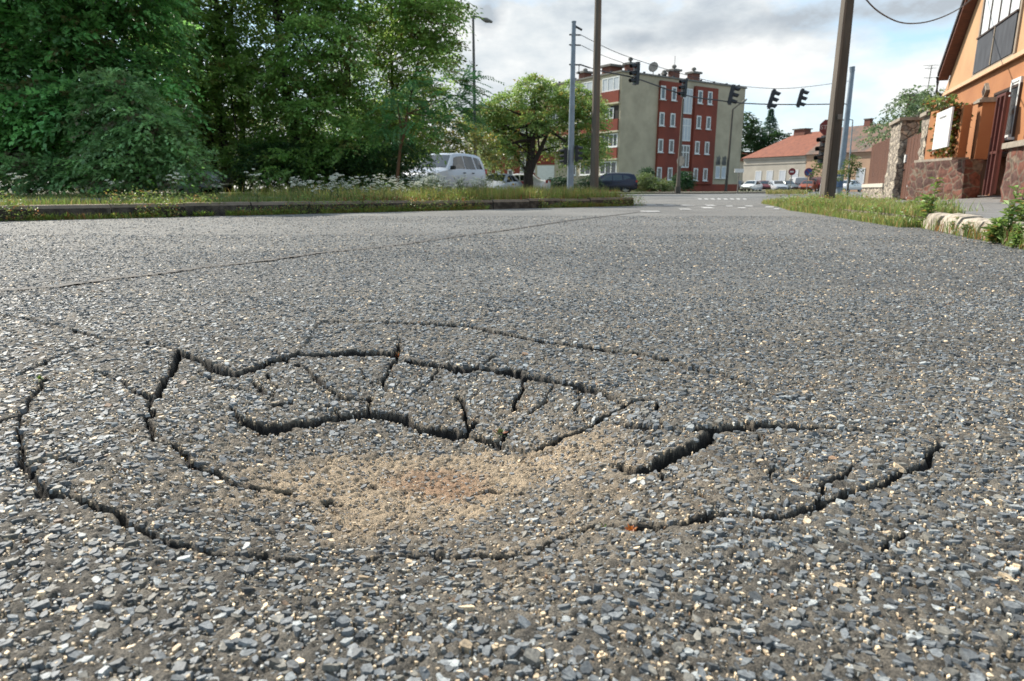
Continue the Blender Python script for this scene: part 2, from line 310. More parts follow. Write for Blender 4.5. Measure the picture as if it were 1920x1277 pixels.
def aggregate(y0, y1, cell, rmin, rmax, proud, drop, pale, seed, flat=.30, xk=1.0, n=6):
    """angular chips of crushed stone bedded in the matrix"""
    global nv
    rn = np.random.default_rng(seed)
    ys = np.arange(y0, y1, cell); pts = []
    for yy in ys:
        xm = xk*yy+.25; xs = np.arange(-xm, xm, cell); pts.append(np.stack([xs, np.full(len(xs), yy)], -1))
    p = np.concatenate(pts); p = p + rn.uniform(-.55, .55, p.shape)*cell
    hz, dp, sd = surf(p[:, 0], p[:, 1])
    keep = (dp < (.0015 if rmax > .005 else .007)) & (rn.random(len(p)) > drop + (.22 if rmax > .005 else .0)*sd**1.5)
    for ox, oy in ((.6, 0), (-.6, 0), (0, .7), (0, -.7)):
        nr = (p[:, 1] < 2.3) & (rmax > .005); q = p[nr]; k2 = np.ones(len(p), bool); k2[nr] = surf(q[:, 0]+ox*rmin*1.5, q[:, 1]+oy*rmin*1.5)[1] < .006; keep &= k2
    keep &= (p[:, 1] > 1.2) | (rn.random(len(p)) > .12)
    p = p[keep]; hz = hz[keep]; sd = sd[keep]; m = len(p)
    gxs = (bowl(p[:, 0]+.01, p[:, 1])-bowl(p[:, 0]-.01, p[:, 1]))/.02; gys = (bowl(p[:, 0], p[:, 1]+.01)-bowl(p[:, 0], p[:, 1]-.01))/.02
    r = rn.uniform(0, 1, m)**2.1*(rmax*1.12-rmin)+rmin; r = r*(1-.35*sd)
    asp = rn.uniform(.42, 1., m); ang = rn.uniform(0, 2*np.pi, m)
    th = np.sort(rn.uniform(-.33, .33, (m, n))+np.arange(n)[None, :]*(2*np.pi/n), 1) if n > 4 else np.arange(n)[None, :]*(2*np.pi/n)+rn.uniform(-.3, .3, (m, n))
    rad = rn.uniform(.60, 1.18, (m, n))*r[:, None]
    lx = rad*np.cos(th); ly = rad*np.sin(th)*asp[:, None]
    ca, sa = np.cos(ang)[:, None], np.sin(ang)[:, None]
    X = lx*ca-ly*sa; Y = lx*sa+ly*ca
    tx = rn.normal(0, .16, m)+gxs; ty = rn.normal(0, .16, m)+gys
    pr = r*proud*rn.uniform(.15, 1.35, m)
    kx = rn.uniform(.72, .93, m)[:, None]
    top = np.stack([p[:, :1]+X*kx, p[:, 1:]+Y*kx, hz[:, None]+pr[:, None]+(X*tx[:, None]+Y*ty[:, None])*kx+rn.uniform(-.05, .05, (m, n))*r[:, None]], -1)
    bot = np.stack([p[:, :1]+X*1.03, p[:, 1:]+Y*1.03, (hz-.004)[:, None]+(X*gxs[:, None]+Y*gys[:, None])+X*0], -1)
    V = np.concatenate([bot, top], 1).reshape(-1, 3)
    b = (np.arange(m)*2*n)[:, None]+nv
    tf = b+np.arange(n, 2*n)[None, :]
    sf = np.stack([b+np.arange(n), b+(np.arange(n)+1) % n, b+n+(np.arange(n)+1) % n, b+n+np.arange(n)], -1).reshape(m, -1)
    L = np.concatenate([tf, sf], 1).ravel(); SZ = np.tile(np.array([n]+[4]*n), m)
    g = rn.random(m); c = np.array([.108, .119, .130])[None, :]*(rn.uniform(.5, 1.75, m))[:, None]
    c = np.where(((g > .3) & (g < .40))[:, None], np.array([.27, .29, .30])*rn.uniform(.7, 1.35, m)[:, None], c)
    c = np.where((g < .16)[:, None], np.array([.15, .145, .13])*rn.uniform(.7, 1.4, m)[:, None], c)
    c = np.where((g > 1-pale)[:, None], np.array([.62, .49, .34])*rn.uniform(.5, 1.4, m)[:, None], c)
    c = np.where(((g > 1-pale*1.25) & (g <= 1-pale))[:, None], np.array([.25, .16, .10])*rn.uniform(.6, 1.2, m)[:, None], c)
    c = np.where(((g > .5) & (g < .58))[:, None], np.array([.74, .72, .66])*rn.uniform(.5, 1.0, m)[:, None], c) if pale > .2 else c
    dust = (sd*.5*rn.random(m))[:, None]; c = c*(1-dust)+np.array([.34, .25, .16])*dust
    VV.append(V); CC.append(np.repeat(c, 2*n, 0)); loops.append(L); sizes.append(SZ); mi.append(np.ones(len(SZ), int)); smo.append(np.zeros(len(SZ), bool)); nv += len(V)
aggregate(.42, 1.35, .0080, .0026, .0094, .38, .12, .022, 1, n=6)
aggregate(1.35, 2.6, .0090, .0030, .0092, .40, .12, .022, 2, n=6)
aggregate(2.6, 4.6, .0140, .004, .0095, .34, .15, .05, 3, n=5)
aggregate(4.6, 6.2, .024, .006, .0125, .30, .15, .06, 4, n=4, xk=.95)
aggregate(6.2, 10.5, .034, .006, .0125, .26, .25, .06, 7, n=4, xk=.9)
aggregate(.42, 1.5, .0056, 0.0011, .0036, .9, .22, .42, 5, n=4)
aggregate(1.5, 2.8, .0092, .0014, .0034, .8, .3, .34, 6, n=4)
def road_matrix():
    m = bpy.data.materials.new('asphalt_binder'); m.use_nodes = True; t = m.node_tree; b = t.nodes['Principled BSDF']
    a = N(t, 'ShaderNodeAttribute', attribute_name='col'); g = N(t, 'ShaderNodeNewGeometry')
    sep = N(t, 'ShaderNodeSeparateXYZ'); t.links.new(g.outputs['Position'], sep.inputs[0])
    mr = N(t, 'ShaderNodeMapRange'); mr.inputs['From Min'].default_value = 4.0; mr.inputs['From Max'].default_value = 8.0; t.links.new(sep.outputs[1], mr.inputs[0])
    vo = N(t, 'ShaderNodeTexVoronoi'); vo.inputs['Scale'].default_value = 62; t.links.new(g.outputs['Position'], vo.inputs['Vector'])
    vr = N(t, 'ShaderNodeValToRGB'); e = vr.color_ramp.elements; e[0].position = 0; e[0].color = (.12, .125, .13, 1); e[1].position = 1; e[1].color = (.30, .295, .28, 1)
    e2 = e.new(.82); e2.color = (.19, .19, .185, 1)
    sc = N(t, 'ShaderNodeSeparateColor'); t.links.new(vo.outputs['Color'], sc.inputs[0]); t.links.new(sc.outputs[0], vr.inputs[0])
    mx = N(t, 'ShaderNodeMix', data_type='RGBA'); t.links.new(mr.outputs[0], mx.inputs[0]); t.links.new(a.outputs['Color'], mx.inputs[6]); t.links.new(vr.outputs[0], mx.inputs[7])
    n = N(t, 'ShaderNodeTexNoise'); n.inputs['Scale'].default_value = 420; n.inputs['Detail'].default_value = 5; n.inputs['Roughness'].default_value = .7; t.links.new(g.outputs['Position'], n.inputs['Vector'])
    r2 = N(t, 'ShaderNodeValToRGB'); r2.color_ramp.elements[0].position = .36; r2.color_ramp.elements[0].color = (.22, .22, .22, 1); r2.color_ramp.elements[1].position = .68; r2.color_ramp.elements[1].color = (1.6, 1.55, 1.45, 1)
    t.links.new(n.outputs[0], r2.inputs[0])
    ml = N(t, 'ShaderNodeMix', data_type='RGBA', blend_type='MULTIPLY'); ml.inputs[0].default_value = 1; t.links.new(mx.outputs[2], ml.inputs[6]); t.links.new(r2.outputs[0], ml.inputs[7])
    n3 = N(t, 'ShaderNodeTexNoise'); n3.inputs['Scale'].default_value = .5; n3.inputs['Detail'].default_value = 4; t.links.new(g.outputs['Position'], n3.inputs['Vector'])
    r3 = N(t, 'ShaderNodeValToRGB'); r3.color_ramp.elements[0].position = .35; r3.color_ramp.elements[0].color = (.8, .8, .8, 1); r3.color_ramp.elements[1].position = .65; r3.color_ramp.elements[1].color = (1.2, 1.2, 1.2, 1); t.links.new(n3.outputs[0], r3.inputs[0])
    m3 = N(t, 'ShaderNodeMix', data_type='RGBA', blend_type='MULTIPLY'); m3.inputs[0].default_value = 1; t.links.new(ml.outputs[2], m3.inputs[6]); t.links.new(r3.outputs[0], m3.inputs[7])
    t.links.new(m3.outputs[2], b.inputs['Base Color']); b.inputs['Roughness'].default_value = .75
    bp = N(t, 'ShaderNodeBump'); bp.inputs['Strength'].default_value = .9; bp.inputs['Distance'].default_value = .005; t.links.new(n.outputs[0], bp.inputs['Height'])
    b2 = N(t, 'ShaderNodeBump'); b2.invert = True; b2.inputs['Distance'].default_value = .006; t.links.new(vo.outputs['Distance'], b2.inputs['Height'])
    ms = N(t, 'ShaderNodeMath', operation='MULTIPLY'); ms.inputs[1].default_value = .3; t.links.new(mr.outputs[0], ms.inputs[0]); t.links.new(ms.outputs[0], b2.inputs['Strength'])
    t.links.new(bp.outputs[0], b2.inputs['Normal']); t.links.new(b2.outputs[0], b.inputs['Normal'])
    return m
def chip_mat():
    m = bpy.data.materials.new('stone_chip'); m.use_nodes = True; t = m.node_tree; b = t.nodes['Principled BSDF']
    a = N(t, 'ShaderNodeAttribute', attribute_name='col'); g = N(t, 'ShaderNodeNewGeometry')
    n = N(t, 'ShaderNodeTexNoise'); n.inputs['Scale'].default_value = 260; n.inputs['Detail'].default_value = 5; n.inputs['Roughness'].default_value = .65; t.links.new(g.outputs['Position'], n.inputs['Vector'])
    r2 = N(t, 'ShaderNodeValToRGB'); r2.color_ramp.elements[0].position = .35; r2.color_ramp.elements[0].color = (.6, .6, .6, 1); r2.color_ramp.elements[1].position = .68; r2.color_ramp.elements[1].color = (1.5, 1.45, 1.35, 1)
    t.links.new(n.outputs[0], r2.inputs[0])
    ml = N(t, 'ShaderNodeMix', data_type='RGBA', blend_type='MULTIPLY'); ml.inputs[0].default_value = 1; t.links.new(a.outputs['Color'], ml.inputs[6]); t.links.new(r2.outputs[0], ml.inputs[7])
    t.links.new(ml.outputs[2], b.inputs['Base Color']); b.inputs['Roughness'].default_value = .58; b.inputs['Specular IOR Level'].default_value = .5
    bp = N(t, 'ShaderNodeBump'); bp.inputs['Strength'].default_value = .5; bp.inputs['Distance'].default_value = .002; t.links.new(n.outputs[0], bp.inputs['Height']); t.links.new(bp.outputs[0], b.inputs['Normal'])
    return m
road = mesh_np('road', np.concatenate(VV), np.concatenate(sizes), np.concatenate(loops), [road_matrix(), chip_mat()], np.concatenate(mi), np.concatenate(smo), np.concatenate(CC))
tag(road, kind='structure')
# bitumen joint running across the lane
sp_ = [at(*map(float, q.split(','))) for q in '-200,556 0,547 100,540 200,525 300,515 400,500 500,490 600,475 750,460 850,445 950,432 1060,415 1200,398'.split()]
js = MB(); Lf = []; Rt = []
for i in range(len(sp_)-1):
    a, b = sp_[i], sp_[i+1]; m_ = max(2, int((b-a).length/.02)); d = (b-a).normalized(); nn = Vector((-d.y, d.x, 0))
    for k in range(m_):
        p = a.lerp(b, k/m_); w1 = .014+.026*random.random(); w2 = .014+.026*random.random(); wob_ = .012*float(vn(np.array(p.x*9), np.array(p.y*9), 4))
        q3 = surf(np.array([p.x]), np.array([p.y])); z_ = float(q3[0][0]+q3[1][0])
        if p.length < 9: z_ = z_*float(sstep(9, 5, np.array(p.length)))
        z_ = z_+.0065; q = p+nn*wob_; Lf.append((q.x+nn.x*w1, q.y+nn.y*w1, z_)); Rt.append((q.x-nn.x*w2, q.y-nn.y*w2, z_))
nn_ = len(Lf); js.add(Lf+Rt, [(i, i+1, nn_+i+1, nn_+i) for i in range(nn_-1) if (i*7) % 23 > 1])
tag(js.build('road_seam', mat('bitumen_seam', (.035, .032, .030), .8, col2=(.09, .08, .07), scale=40)), kind='structure')
# ================================================================== SETTING
ASPH = mat('old_asphalt', (.17, .17, .168), .85, col2=(.24, .235, .225), scale=60, bump=.3, bscale=200)
PAVE = mat('pavement_asphalt', (.20, .20, .195), .85, col2=(.13, .13, .125), scale=5, bump=.4, bscale=90, detail=9)
DIRT = mat('verge_soil', (.10, .075, .045), .95, col2=(.07, .085, .03), scale=3, bump=.6, bscale=30)
PAINT = mat('road_paint', (.48, .48, .47), .75, col2=(.22, .22, .215), scale=5, detail=9, mixpos=(.42, .6))
g = MB(); g.add([(-1500, -300, -.25), (1500, -300, -.25), (1500, 3000, -.25), (-1500, 3000, -.25)], [(0, 1, 2, 3)])
tag(g.build('ground', mat('ground_soil', (.09, .10, .045), .95, col2=(.12, .10, .06), scale=.3)), kind='structure')
# --- left verge
K0 = at(0, 415); K1 = at(1188, 386)
kd = (K1-K0).normalized(); kn = Vector((-kd.y, kd.x, 0))
def KP(s, o, z=0): p = K0+kd*s+kn*o; return Vector((p.x, p.y, z))
KL = (K1-K0).length; KS0 = -14
def verge_h(x, y):
    p = np.stack([np.asarray(x, float)-K0.x, np.asarray(y, float)-K0.y], -1); o = p@np.array([kn.x, kn.y]); s = p@np.array([kd.x, kd.y])
    z = .185 + .085*sstep(1.5, 8., o)*sstep(KL+1, KL-7, s) + .012*fbm(np.asarray(x)*.9, np.asarray(y)*.9, 4, 3)
    edge = sstep(KL+.35, KL-.6, s-.25*np.maximum(o, 0))
    return z*edge - .05*(1-edge)
ss = np.linspace(KS0, KL+8, 90); oo = np.concatenate([np.linspace(.16, 3, 14), np.linspace(3.4, 30, 34)])
SS, OO = np.meshgrid(ss, oo)
vx = K0.x+kd.x*SS+kn.x*OO; vy = K0.y+kd.y*SS+kn.y*OO; vz = verge_h(vx, vy)
i2_ = np.arange(SS.size).reshape(SS.shape); q = np.stack([i2_[:-1, :-1], i2_[:-1, 1:], i2_[1:, 1:], i2_[1:, :-1]], -1).reshape(-1, 4)
tag(mesh_np('verge', np.stack([vx, vy, vz], -1).reshape(-1, 3), np.full(len(q), 4), q.ravel(), DIRT, smooth=True), kind='structure')
# footpath on the verge
pth = MB(); pts = [(s, o) for s in np.linspace(KS0, 5.0, 20) for o in (2.3, 3.7)]
vs = []
for s_, o_ in pts:
    p = KP(s_, o_); vs.append((p.x, p.y, float(verge_h(p.x, p.y))+.03))
pth.add(vs, [(2*i, 2*i+2, 2*i+3, 2*i+1) for i in range(19)]); tag(pth.build('path', PAVE), kind='structure')
# kerb of the left verge: old concrete blocks
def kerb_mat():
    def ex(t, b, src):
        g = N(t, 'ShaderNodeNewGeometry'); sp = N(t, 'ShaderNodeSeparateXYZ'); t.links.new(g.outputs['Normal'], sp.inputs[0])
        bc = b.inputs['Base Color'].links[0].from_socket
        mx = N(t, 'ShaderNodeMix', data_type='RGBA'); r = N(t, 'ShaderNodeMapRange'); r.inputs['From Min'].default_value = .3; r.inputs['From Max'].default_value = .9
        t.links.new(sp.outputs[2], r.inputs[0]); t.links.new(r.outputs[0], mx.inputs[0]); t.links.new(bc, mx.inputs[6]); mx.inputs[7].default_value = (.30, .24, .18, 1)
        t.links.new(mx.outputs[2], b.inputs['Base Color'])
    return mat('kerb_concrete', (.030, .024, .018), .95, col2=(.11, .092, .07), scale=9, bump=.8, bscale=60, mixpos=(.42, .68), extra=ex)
kb = MB(); s_ = KS0
rr = random.Random(3)
while s_ < KL-.35:
    L = rr.uniform(.92, 1.0); e = rr.uniform(-.012, .012); dz = rr.uniform(-.012, .01)
    prof = [(-.01+e, -.04), (.0+e, .15+dz), (.035+e, .195+dz), (.16+e, .20+dz), (.17+e, -.04)]
    e1 = min(s_+L, KL)
    kb.prism([KP(s_+.008, a, z) for a, z in prof], kd*(e1-s_-.016)); s_ += L
# rounded tip returning behind
tipc = KP(KL-.3, .55)
for k in range(9):
    a0 = -math.pi/2+k*.30; a1 = a0+.285
    ring = []
    for a in (a0, a1):
        dr = kd*math.cos(a)+kn*math.sin(a)
        ring.append([tipc+dr*r_+Vector((0, 0, z)) for r_, z in ((.58, -.04), (.57, .11), (.53, .15), (.40, .15), (.38, -.04))])
    A, B = ring; n5 = 5
    kb.add(A+B, [tuple(range(5))[::-1], tuple(range(5, 10))]+[(i, (i+1) % 5, 5+(i+1) % 5, 5+i) for i in range(5)])
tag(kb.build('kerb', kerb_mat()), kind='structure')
# --- right pavement, its kerb and verge
RK = [at(x, y) for x, y in ((2100, 497), (1920, 460), (1840, 447), (1740, 427), (1650, 414), (1560, 401), (1510, 395), (1484, 388))]
RK.append(Vector((RK[-1].x+.9, RK[-1].y+3.5, 0))); RK.append(Vector((RK[-1].x+3., RK[-1].y+3.0, 0))); RK.append(Vector((RK[-1].x+30, RK[-1].y+6, 0)))
RK.insert(0, Vector((3.2, 1.0, 0)))
def pave_z(y): return .15-.12*float(sstep(9, 24, np.array(float(y))))
rows = []
for i, p in enumerate(RK):
    rows.append([Vector((p.x+.10, p.y+.02, pave_z(p.y))), Vector((p.x+1.2, p.y+.1, pave_z(p.y)+.01)), Vector((p.x+8, p.y+.5, pave_z(p.y)+.02)), Vector((p.x+40, p.y+2, .1))])
pv = MB(); pv.add([v for r in rows for v in r], [(4*i+j, 4*i+j+1, 4*i+4+j+1, 4*i+4+j) for i in range(len(rows)-1) for j in range(3)])
tag(pv.build('pavement', PAVE), kind='structure')
LIME = mat('limestone_kerb', (.44, .385, .31), .95, col2=(.20, .17, .135), scale=9, bump=1., bscale=22, mixpos=(.4, .62))
kb2 = MB(); rr = random.Random(8)
for i in range(len(RK)-3):
    a, b = RK[i], RK[i+1]; L = (b-a).length; n = max(1, round(L/.62)); d = (b-a).normalized(); nn = Vector((d.y, -d.x, 0))
    for j in range(n):
        p0 = a+d*(L*j/n+.02); p1 = a+d*(L*(j+1)/n-.025); top = pave_z(p0.y)+.012+rr.uniform(-.02, .015); sx = rr.uniform(-.03, .03)
        st = 5; V = []
        for t_ in range(st):
            p = p0.lerp(p1, t_/(st-1)); k_ = .94 if t_ in (0, st-1) else 1
            for o_, z_ in ((-.06+sx, -.05), (-.045+sx, top*.55), (-.01+sx, top*.93*k_+.004), (.07+sx, top*k_+.006), (.16+sx, top*.95), (.18, -.05)):
                V.append(p+nn*(o_+rr.uniform(-.006, .006))+Vector((0, 0, z_+rr.uniform(-.004, .004))))
        fs = [(t_*6+k, t_*6+(k+1) % 6, t_*6+6+(k+1) % 6, t_*6+6+k) for t_ in range(st-1) for k in range(6)]+[tuple(range(6))[::-1], tuple((st-1)*6+k for k in range(6))]
        kb2.add(V, fs)
tag(kb2.build('kerb', LIME, smooth=True, angle=24), kind='structure')
# --- lawn pads around the flats and far kerb
lw = MB()
def pad(pts, z, m=0):
    lw.prism([(x, y, -.05) for x, y in pts], (0, 0, z+.05), m)
pad([(-40, 46), (5, 46), (13, 55), (23.5, 62), (31, 70), (34, 84), (10, 110), (-60, 110)], .10)
pad([(37, 106), (60, 92), (120, 62), (120, 150), (37, 150)], .10)
pad([(26.6, 44), (24.5, 45.6), (27, 47.6), (40, 46), (40, 41)], .12)
GRASSG = mat('mown_grass', (.075, .12, .03), .95, col2=(.11, .10, .045), scale=1.2, bump=.5, bscale=12)
tag(lw.build('lawn', GRASSG), kind='structure')
fp = MB(); fp.prism([(9, 53.0, .05), (14.2, 53.0, .05), (25.5, 61.2, .05), (23.2, 62.4, .05), (12.5, 56.5, .05)], (0, 0, .085))
tag(fp.build('footpath', mat('beige_paving', (.34, .29, .23), .9)), kind='structure')
mk = MB()
def dash(px0, px1, y0, y1, sk=0):
    z = .006; a, b, c, d = at(px0, y0, z), at(px1, y0, z), at(px1+sk, y1, z), at(px0+sk, y1, z); mk.prism([a, b, c, d], (0, 0, .004))
for x0, x1, y0, y1, sk in ((1200, 1235, 395.5, 397.5, 4), (1272, 1292, 391.5, 393.5, 6), (1313, 1332, 388.5, 391, 8), (1320, 1336, 384, 386.5, 8), (1360, 1372, 385.5, 387.5, 3), (1382, 1396, 389, 391, 6), (1396, 1410, 385.5, 387.5, 3), (1436, 1452, 387.5, 389.5, -2), (1452, 1462, 391, 393, -2), (1209, 1228, 384, 385.4, 4), (1243, 1262, 384, 385.8, 3), (1276, 1300, 384.6, 386, 6)):
    dash(x0, x1, y0, y1, sk)
for k in range(8):
    x0 = 1308+k*12; dash(x0, x0+6, 372.0, 374.5, 3)
tag(mk.build('road_markings', PAINT), kind='structure')

# ================================================================== VEGETATION
def leaf_mesh(name, P, D, Nn, Ls, Ws, colr, parent=None, bend=.0):
    """one rhombic folded leaf per row: base P, direction D, normal Nn"""
    m = len(P); D = D/np.linalg.norm(D, axis=1, keepdims=True); Sd = np.cross(D, Nn); Sd /= np.linalg.norm(Sd, axis=1, keepdims=True)+1e-9
    Up = np.cross(Sd, D); Ls = np.broadcast_to(Ls, m)[:, None]; Ws = np.broadcast_to(Ws, m)[:, None]
    mid = P+D*Ls*.45+Up*Ls*.04
    V = np.stack([P, mid+Sd*Ws*.5+Up*Ws*.12, P+D*Ls-Up*Ls*bend, mid-Sd*Ws*.5+Up*Ws*.12], 1).reshape(-1, 3)
    L = np.arange(4*m)
    return mesh_np(name, V, np.full(m, 4), L, LEAF, smooth=False, col=np.repeat(colr, 4, 0), parent=parent)
def rand_dirs(n): v = RN.normal(size=(n, 3)); return v/np.linalg.norm(v, axis=1, keepdims=True)
def cols(base, n, var=.3, alt=None, palt=0.):
    c = np.array(base)[None, :]*RN.uniform(1-var, 1+var, n)[:, None]*RN.uniform(.92, 1.08, (n, 3))
    if alt is not None: k = RN.random(n) < palt; c[k] = np.array(alt)*RN.uniform(.7, 1.3, (k.sum(), 1))
    return c
def spray_leaves(C, D, nl, length, ll, lw_, droop=.5, spread=.5, base=(.05, .1, .03), var=.3, alt=None, palt=0., pinn=False):
    """C,D: spray origins and outward directions (m,3)"""
    m = len(C); D = D/np.linalg.norm(D, axis=1, keepdims=True)
    up = np.array([0, 0, 1.]); side = np.cross(D, up); side /= np.linalg.norm(side, axis=1, keepdims=True)+1e-6
    nrm = np.cross(side, D)
    t = np.tile((np.arange(nl)+.5)/nl, m); i = np.repeat(np.arange(m), nl)
    if not pinn: t = np.clip(t+RN.normal(0, .12, len(t)), 0, 1.1)
    Lr = np.repeat(length*RN.uniform(.7, 1.3, m), nl)
    sg = np.where(np.arange(m*nl) % 2 == 0, 1., -1.)
    pos = C[i]+D[i]*(t*Lr)[:, None]-up*(droop*t*t*Lr)[:, None]
    if not pinn: pos = pos+side[i]*(sg*RN.random(len(t))*spread*Lr*.5*(1-.5*t))[:, None]+rand_dirs(len(t))*.02
    ld = side[i]*sg[:, None]*(.9 if pinn else .55)+D[i]*(.35 if pinn else .6)-up*(RN.uniform(.1, .75, len(t)) if not pinn else RN.uniform(.15, .4, len(t)))[:, None]
    if not pinn: ld = ld+rand_dirs(len(t))*.45
    nn = nrm[i]*.9+rand_dirs(len(t))*(.55 if not pinn else .2)+up*.3
    cs = cols(base, m, var, alt, palt)[i]*RN.uniform(.85, 1.15, (len(t), 1))
    return pos, ld, nn, RN.uniform(.75, 1.2, len(t))*ll, RN.uniform(.8, 1.1, len(t))*lw_, cs
def crown(blobs, dens, **k):
    """blobs: (centre, radii). sprays on and inside each ellipsoid"""
    out = []
    for c, r in blobs:
        r = np.array(r, float); n = max(6, int(dens*(r[0]*r[2]+r[0]*r[1]+r[1]*r[2])))
        d = rand_dirs(n); d[:, 2] = np.where(d[:, 2] < -.5, -d[:, 2], d[:, 2]); rad = RN.uniform(.45, 1.03, n)**.6
        C = np.array(c)+d*r*rad[:, None]; D = d*np.array([1, 1, .5])+rand_dirs(n)*.35
        out.append(spray_leaves(C, D, **k))
    return [np.concatenate(z) for z in zip(*out)]
def limbs(mb, base, top, r0, n, spread, seed, blobs=None, r1=None):
    r = random.Random(seed); base = Vector(base); top = Vector(top); pts = [base.lerp(top, t)+Vector((r.uniform(-.08, .08), r.uniform(-.08, .08), 0))*(top-base).length*.25*(0 < t < 1) for t in (0, .25, .5, .75, 1)]
    mb.tube(pts, [r0*1.25, r0, r0*.85, r0*.65, r0*.35], 8)
    for i in range(n):
        t = r.uniform(.35, .95); k = int(t*4); p = pts[k].lerp(pts[min(k+1, 4)], t*4-k)
        if blobs: tgt = Vector(r.choice(blobs)[0])
        else:
            a = r.uniform(0, 6.28); tgt = p+Vector((math.cos(a), math.sin(a), .9))*spread*r.uniform(.6, 1)
        m = p.lerp(tgt, .5)+Vector((r.uniform(-.2, .2), r.uniform(-.2, .2), r.uniform(0, .3)))*.4
        mb.tube([p, m, tgt], [r0*.42, r0*.26, r0*.08], 6)
def tree(name, loc, label, cat, blobs, dens, trunk, group=None, bark=None, **k):
    t = empty(name, loc, label, cat, group)
    P = crown(blobs, dens, **k); leaf_mesh('crown', *P, parent=t)
    if trunk:
        mb = MB()
        for tr_ in trunk: limbs(mb, *tr_, blobs=blobs)
        mb.build('trunk', bark or BARK, t, smooth=True, angle=60)
    return t
def V3(px, py, Y): p = atY(px, py, Y); return (p.x, p.y, p.z)
def blob(px, py, Y, rpx, rpy, ry=None):
    rx = rpx/F*Y; return (V3(px, py, Y), (rx, ry or rx*.8, rpy/F*Y))
random.seed(5)
# 1. dark broadleaf maple filling the left edge
Ym = 15.5
mb_ = [blob(x, y, Ym+random.uniform(-.5, 1.8), random.uniform(55, 85), random.uniform(45, 62)) for x in range(-110, 300, 62) for y in range(-130, 330, 70)]
tree('maple_tree', V3(60, 353, Ym+1), 'dense dark maple with layered leaf sprays filling the left edge behind the path', 'tree', mb_, 66, [((X_(50, Ym+1.), Ym+1., .3), (X_(60, Ym+1.), Ym+1., 5.5), .16, 9, 1, 2)],
     nl=17, length=.50, ll=.135, lw_=.092, droop=.6, base=(.14, .33, .10), var=.6, alt=(.11, .12, .04), palt=.08)
# 2. greyer bush in front
Yb = 13.8
bb = [blob(x, y, Yb+random.uniform(0, .9), r_, r_*.8) for x, y, r_ in ((215, 185, 50), (262, 215, 50), (205, 250, 52), (285, 262, 52), (325, 290, 48), (240, 300, 60), (345, 322, 38), (180, 325, 50), (300, 335, 50), (230, 345, 50), (130, 335, 45), (60, 340, 48), (0, 335, 50))]
tree('dogwood_bush', V3(265, 356, Yb), 'large rounded bush with greyish green leaves in front of the dark maple', 'bush', bb, 105, [((X_(265, Yb+.4), Yb+.4, .3), (X_(250, Yb+.4), Yb+.4, 1.9), .05, 7, 1, 6)],
     nl=15, length=.36, ll=.11, lw_=.068, droop=.5, base=(.18, .33, .125), var=.5, alt=(.13, .12, .065), palt=.10)
# 3. row of taller fine-leaved trees, sky showing through
Yt = 21
kw = dict(nl=16, length=.52, ll=.118, lw_=.078, droop=.4)
b3 = [blob(x+random.uniform(-18, 18), y+random.uniform(-18, 18), Yt+random.uniform(-1, 2.2), random.uniform(30, 48), random.uniform(24, 40)) for x in range(300, 480, 50) for y in range(-110, 345, 52)]
tree('elm_tree', V3(420, 353, Yt+.6), 'tall thin-leaved tree with several dark upright trunks beside the greyish bush', 'tree', b3, 110,
     [((X_(405, Yt+.6), Yt+.6, .3), (X_(385, Yt+.6), Yt+.6, 7), .17, 8, 1, 3), ((X_(430, Yt+.6), Yt+.6, .3), (X_(432, Yt+.6), Yt+.6, 7), .13, 6, 1, 4), ((X_(452, Yt+1), Yt+1., .3), (X_(470, Yt+1), Yt+1., 6.5), .10, 5, 1, 5)], base=(.20, .32, .08), var=.4, alt=(.15, .14, .035), palt=.07, **kw)
Yt = 20
b4 = [blob(x+random.uniform(-18, 18), y+random.uniform(-18, 18), Yt+random.uniform(-1, 2.2), random.uniform(30, 50), random.uniform(26, 40)) for x in range(500, 690, 50) for y in range(-120, 340, 50)]
b4 = [b for b in b4 if not (RN.random() < .13)]
tree('elm_tree', V3(570, 353, Yt+.6), 'tall bushy tree with sky gaps, in the middle of the tree belt', 'tree', b4, 105,
     [((X_(560, Yt+.6), Yt+.6, .3), (X_(545, Yt+.6), Yt+.6, 7), .13, 8, 1, 13), ((X_(640, Yt+.9), Yt+.9, .3), (X_(675, Yt+.9), Yt+.9, 6), .09, 7, 1, 14)], base=(.19, .34, .09), var=.4, alt=(.14, .15, .04), palt=.08, **kw)
Yt = 22
b5 = [blob(x+random.uniform(-16, 16), y+random.uniform(-16, 16), Yt+random.uniform(-1, 2), random.uniform(26, 44), random.uniform(22, 36)) for x, y in ((700, -90), (760, -80), (790, -60), (710, -30), (770, -20), (800, -10), (818, 15), (700, 40), (752, 30), (800, 45), (800, 60), (705, 95), (765, 100), (805, 105), (812, 95), (710, 160), (760, 165), (820, 150), (690, 215), (740, 225), (800, 205), (700, 270), (670, 310), (780, 255), (700, 325), (755, 285))]
tree('elm_tree', V3(745, 353, Yt+.6), 'tall thin-trunked tree with the rightmost crown of the belt, by the silver car', 'tree', b5, 105,
     [((X_(735, Yt+.6), Yt+.6, .3), (X_(748, Yt+.6), Yt+.6, 6.5), .07, 9, 1, 23), ((X_(742, Yt+.8), Yt+.8, .3), (X_(800, Yt+.8), Yt+.8, 5), .05, 5, 1, 24)], base=(.21, .35, .085), var=.4, alt=(.16, .16, .045), palt=.10, **kw)
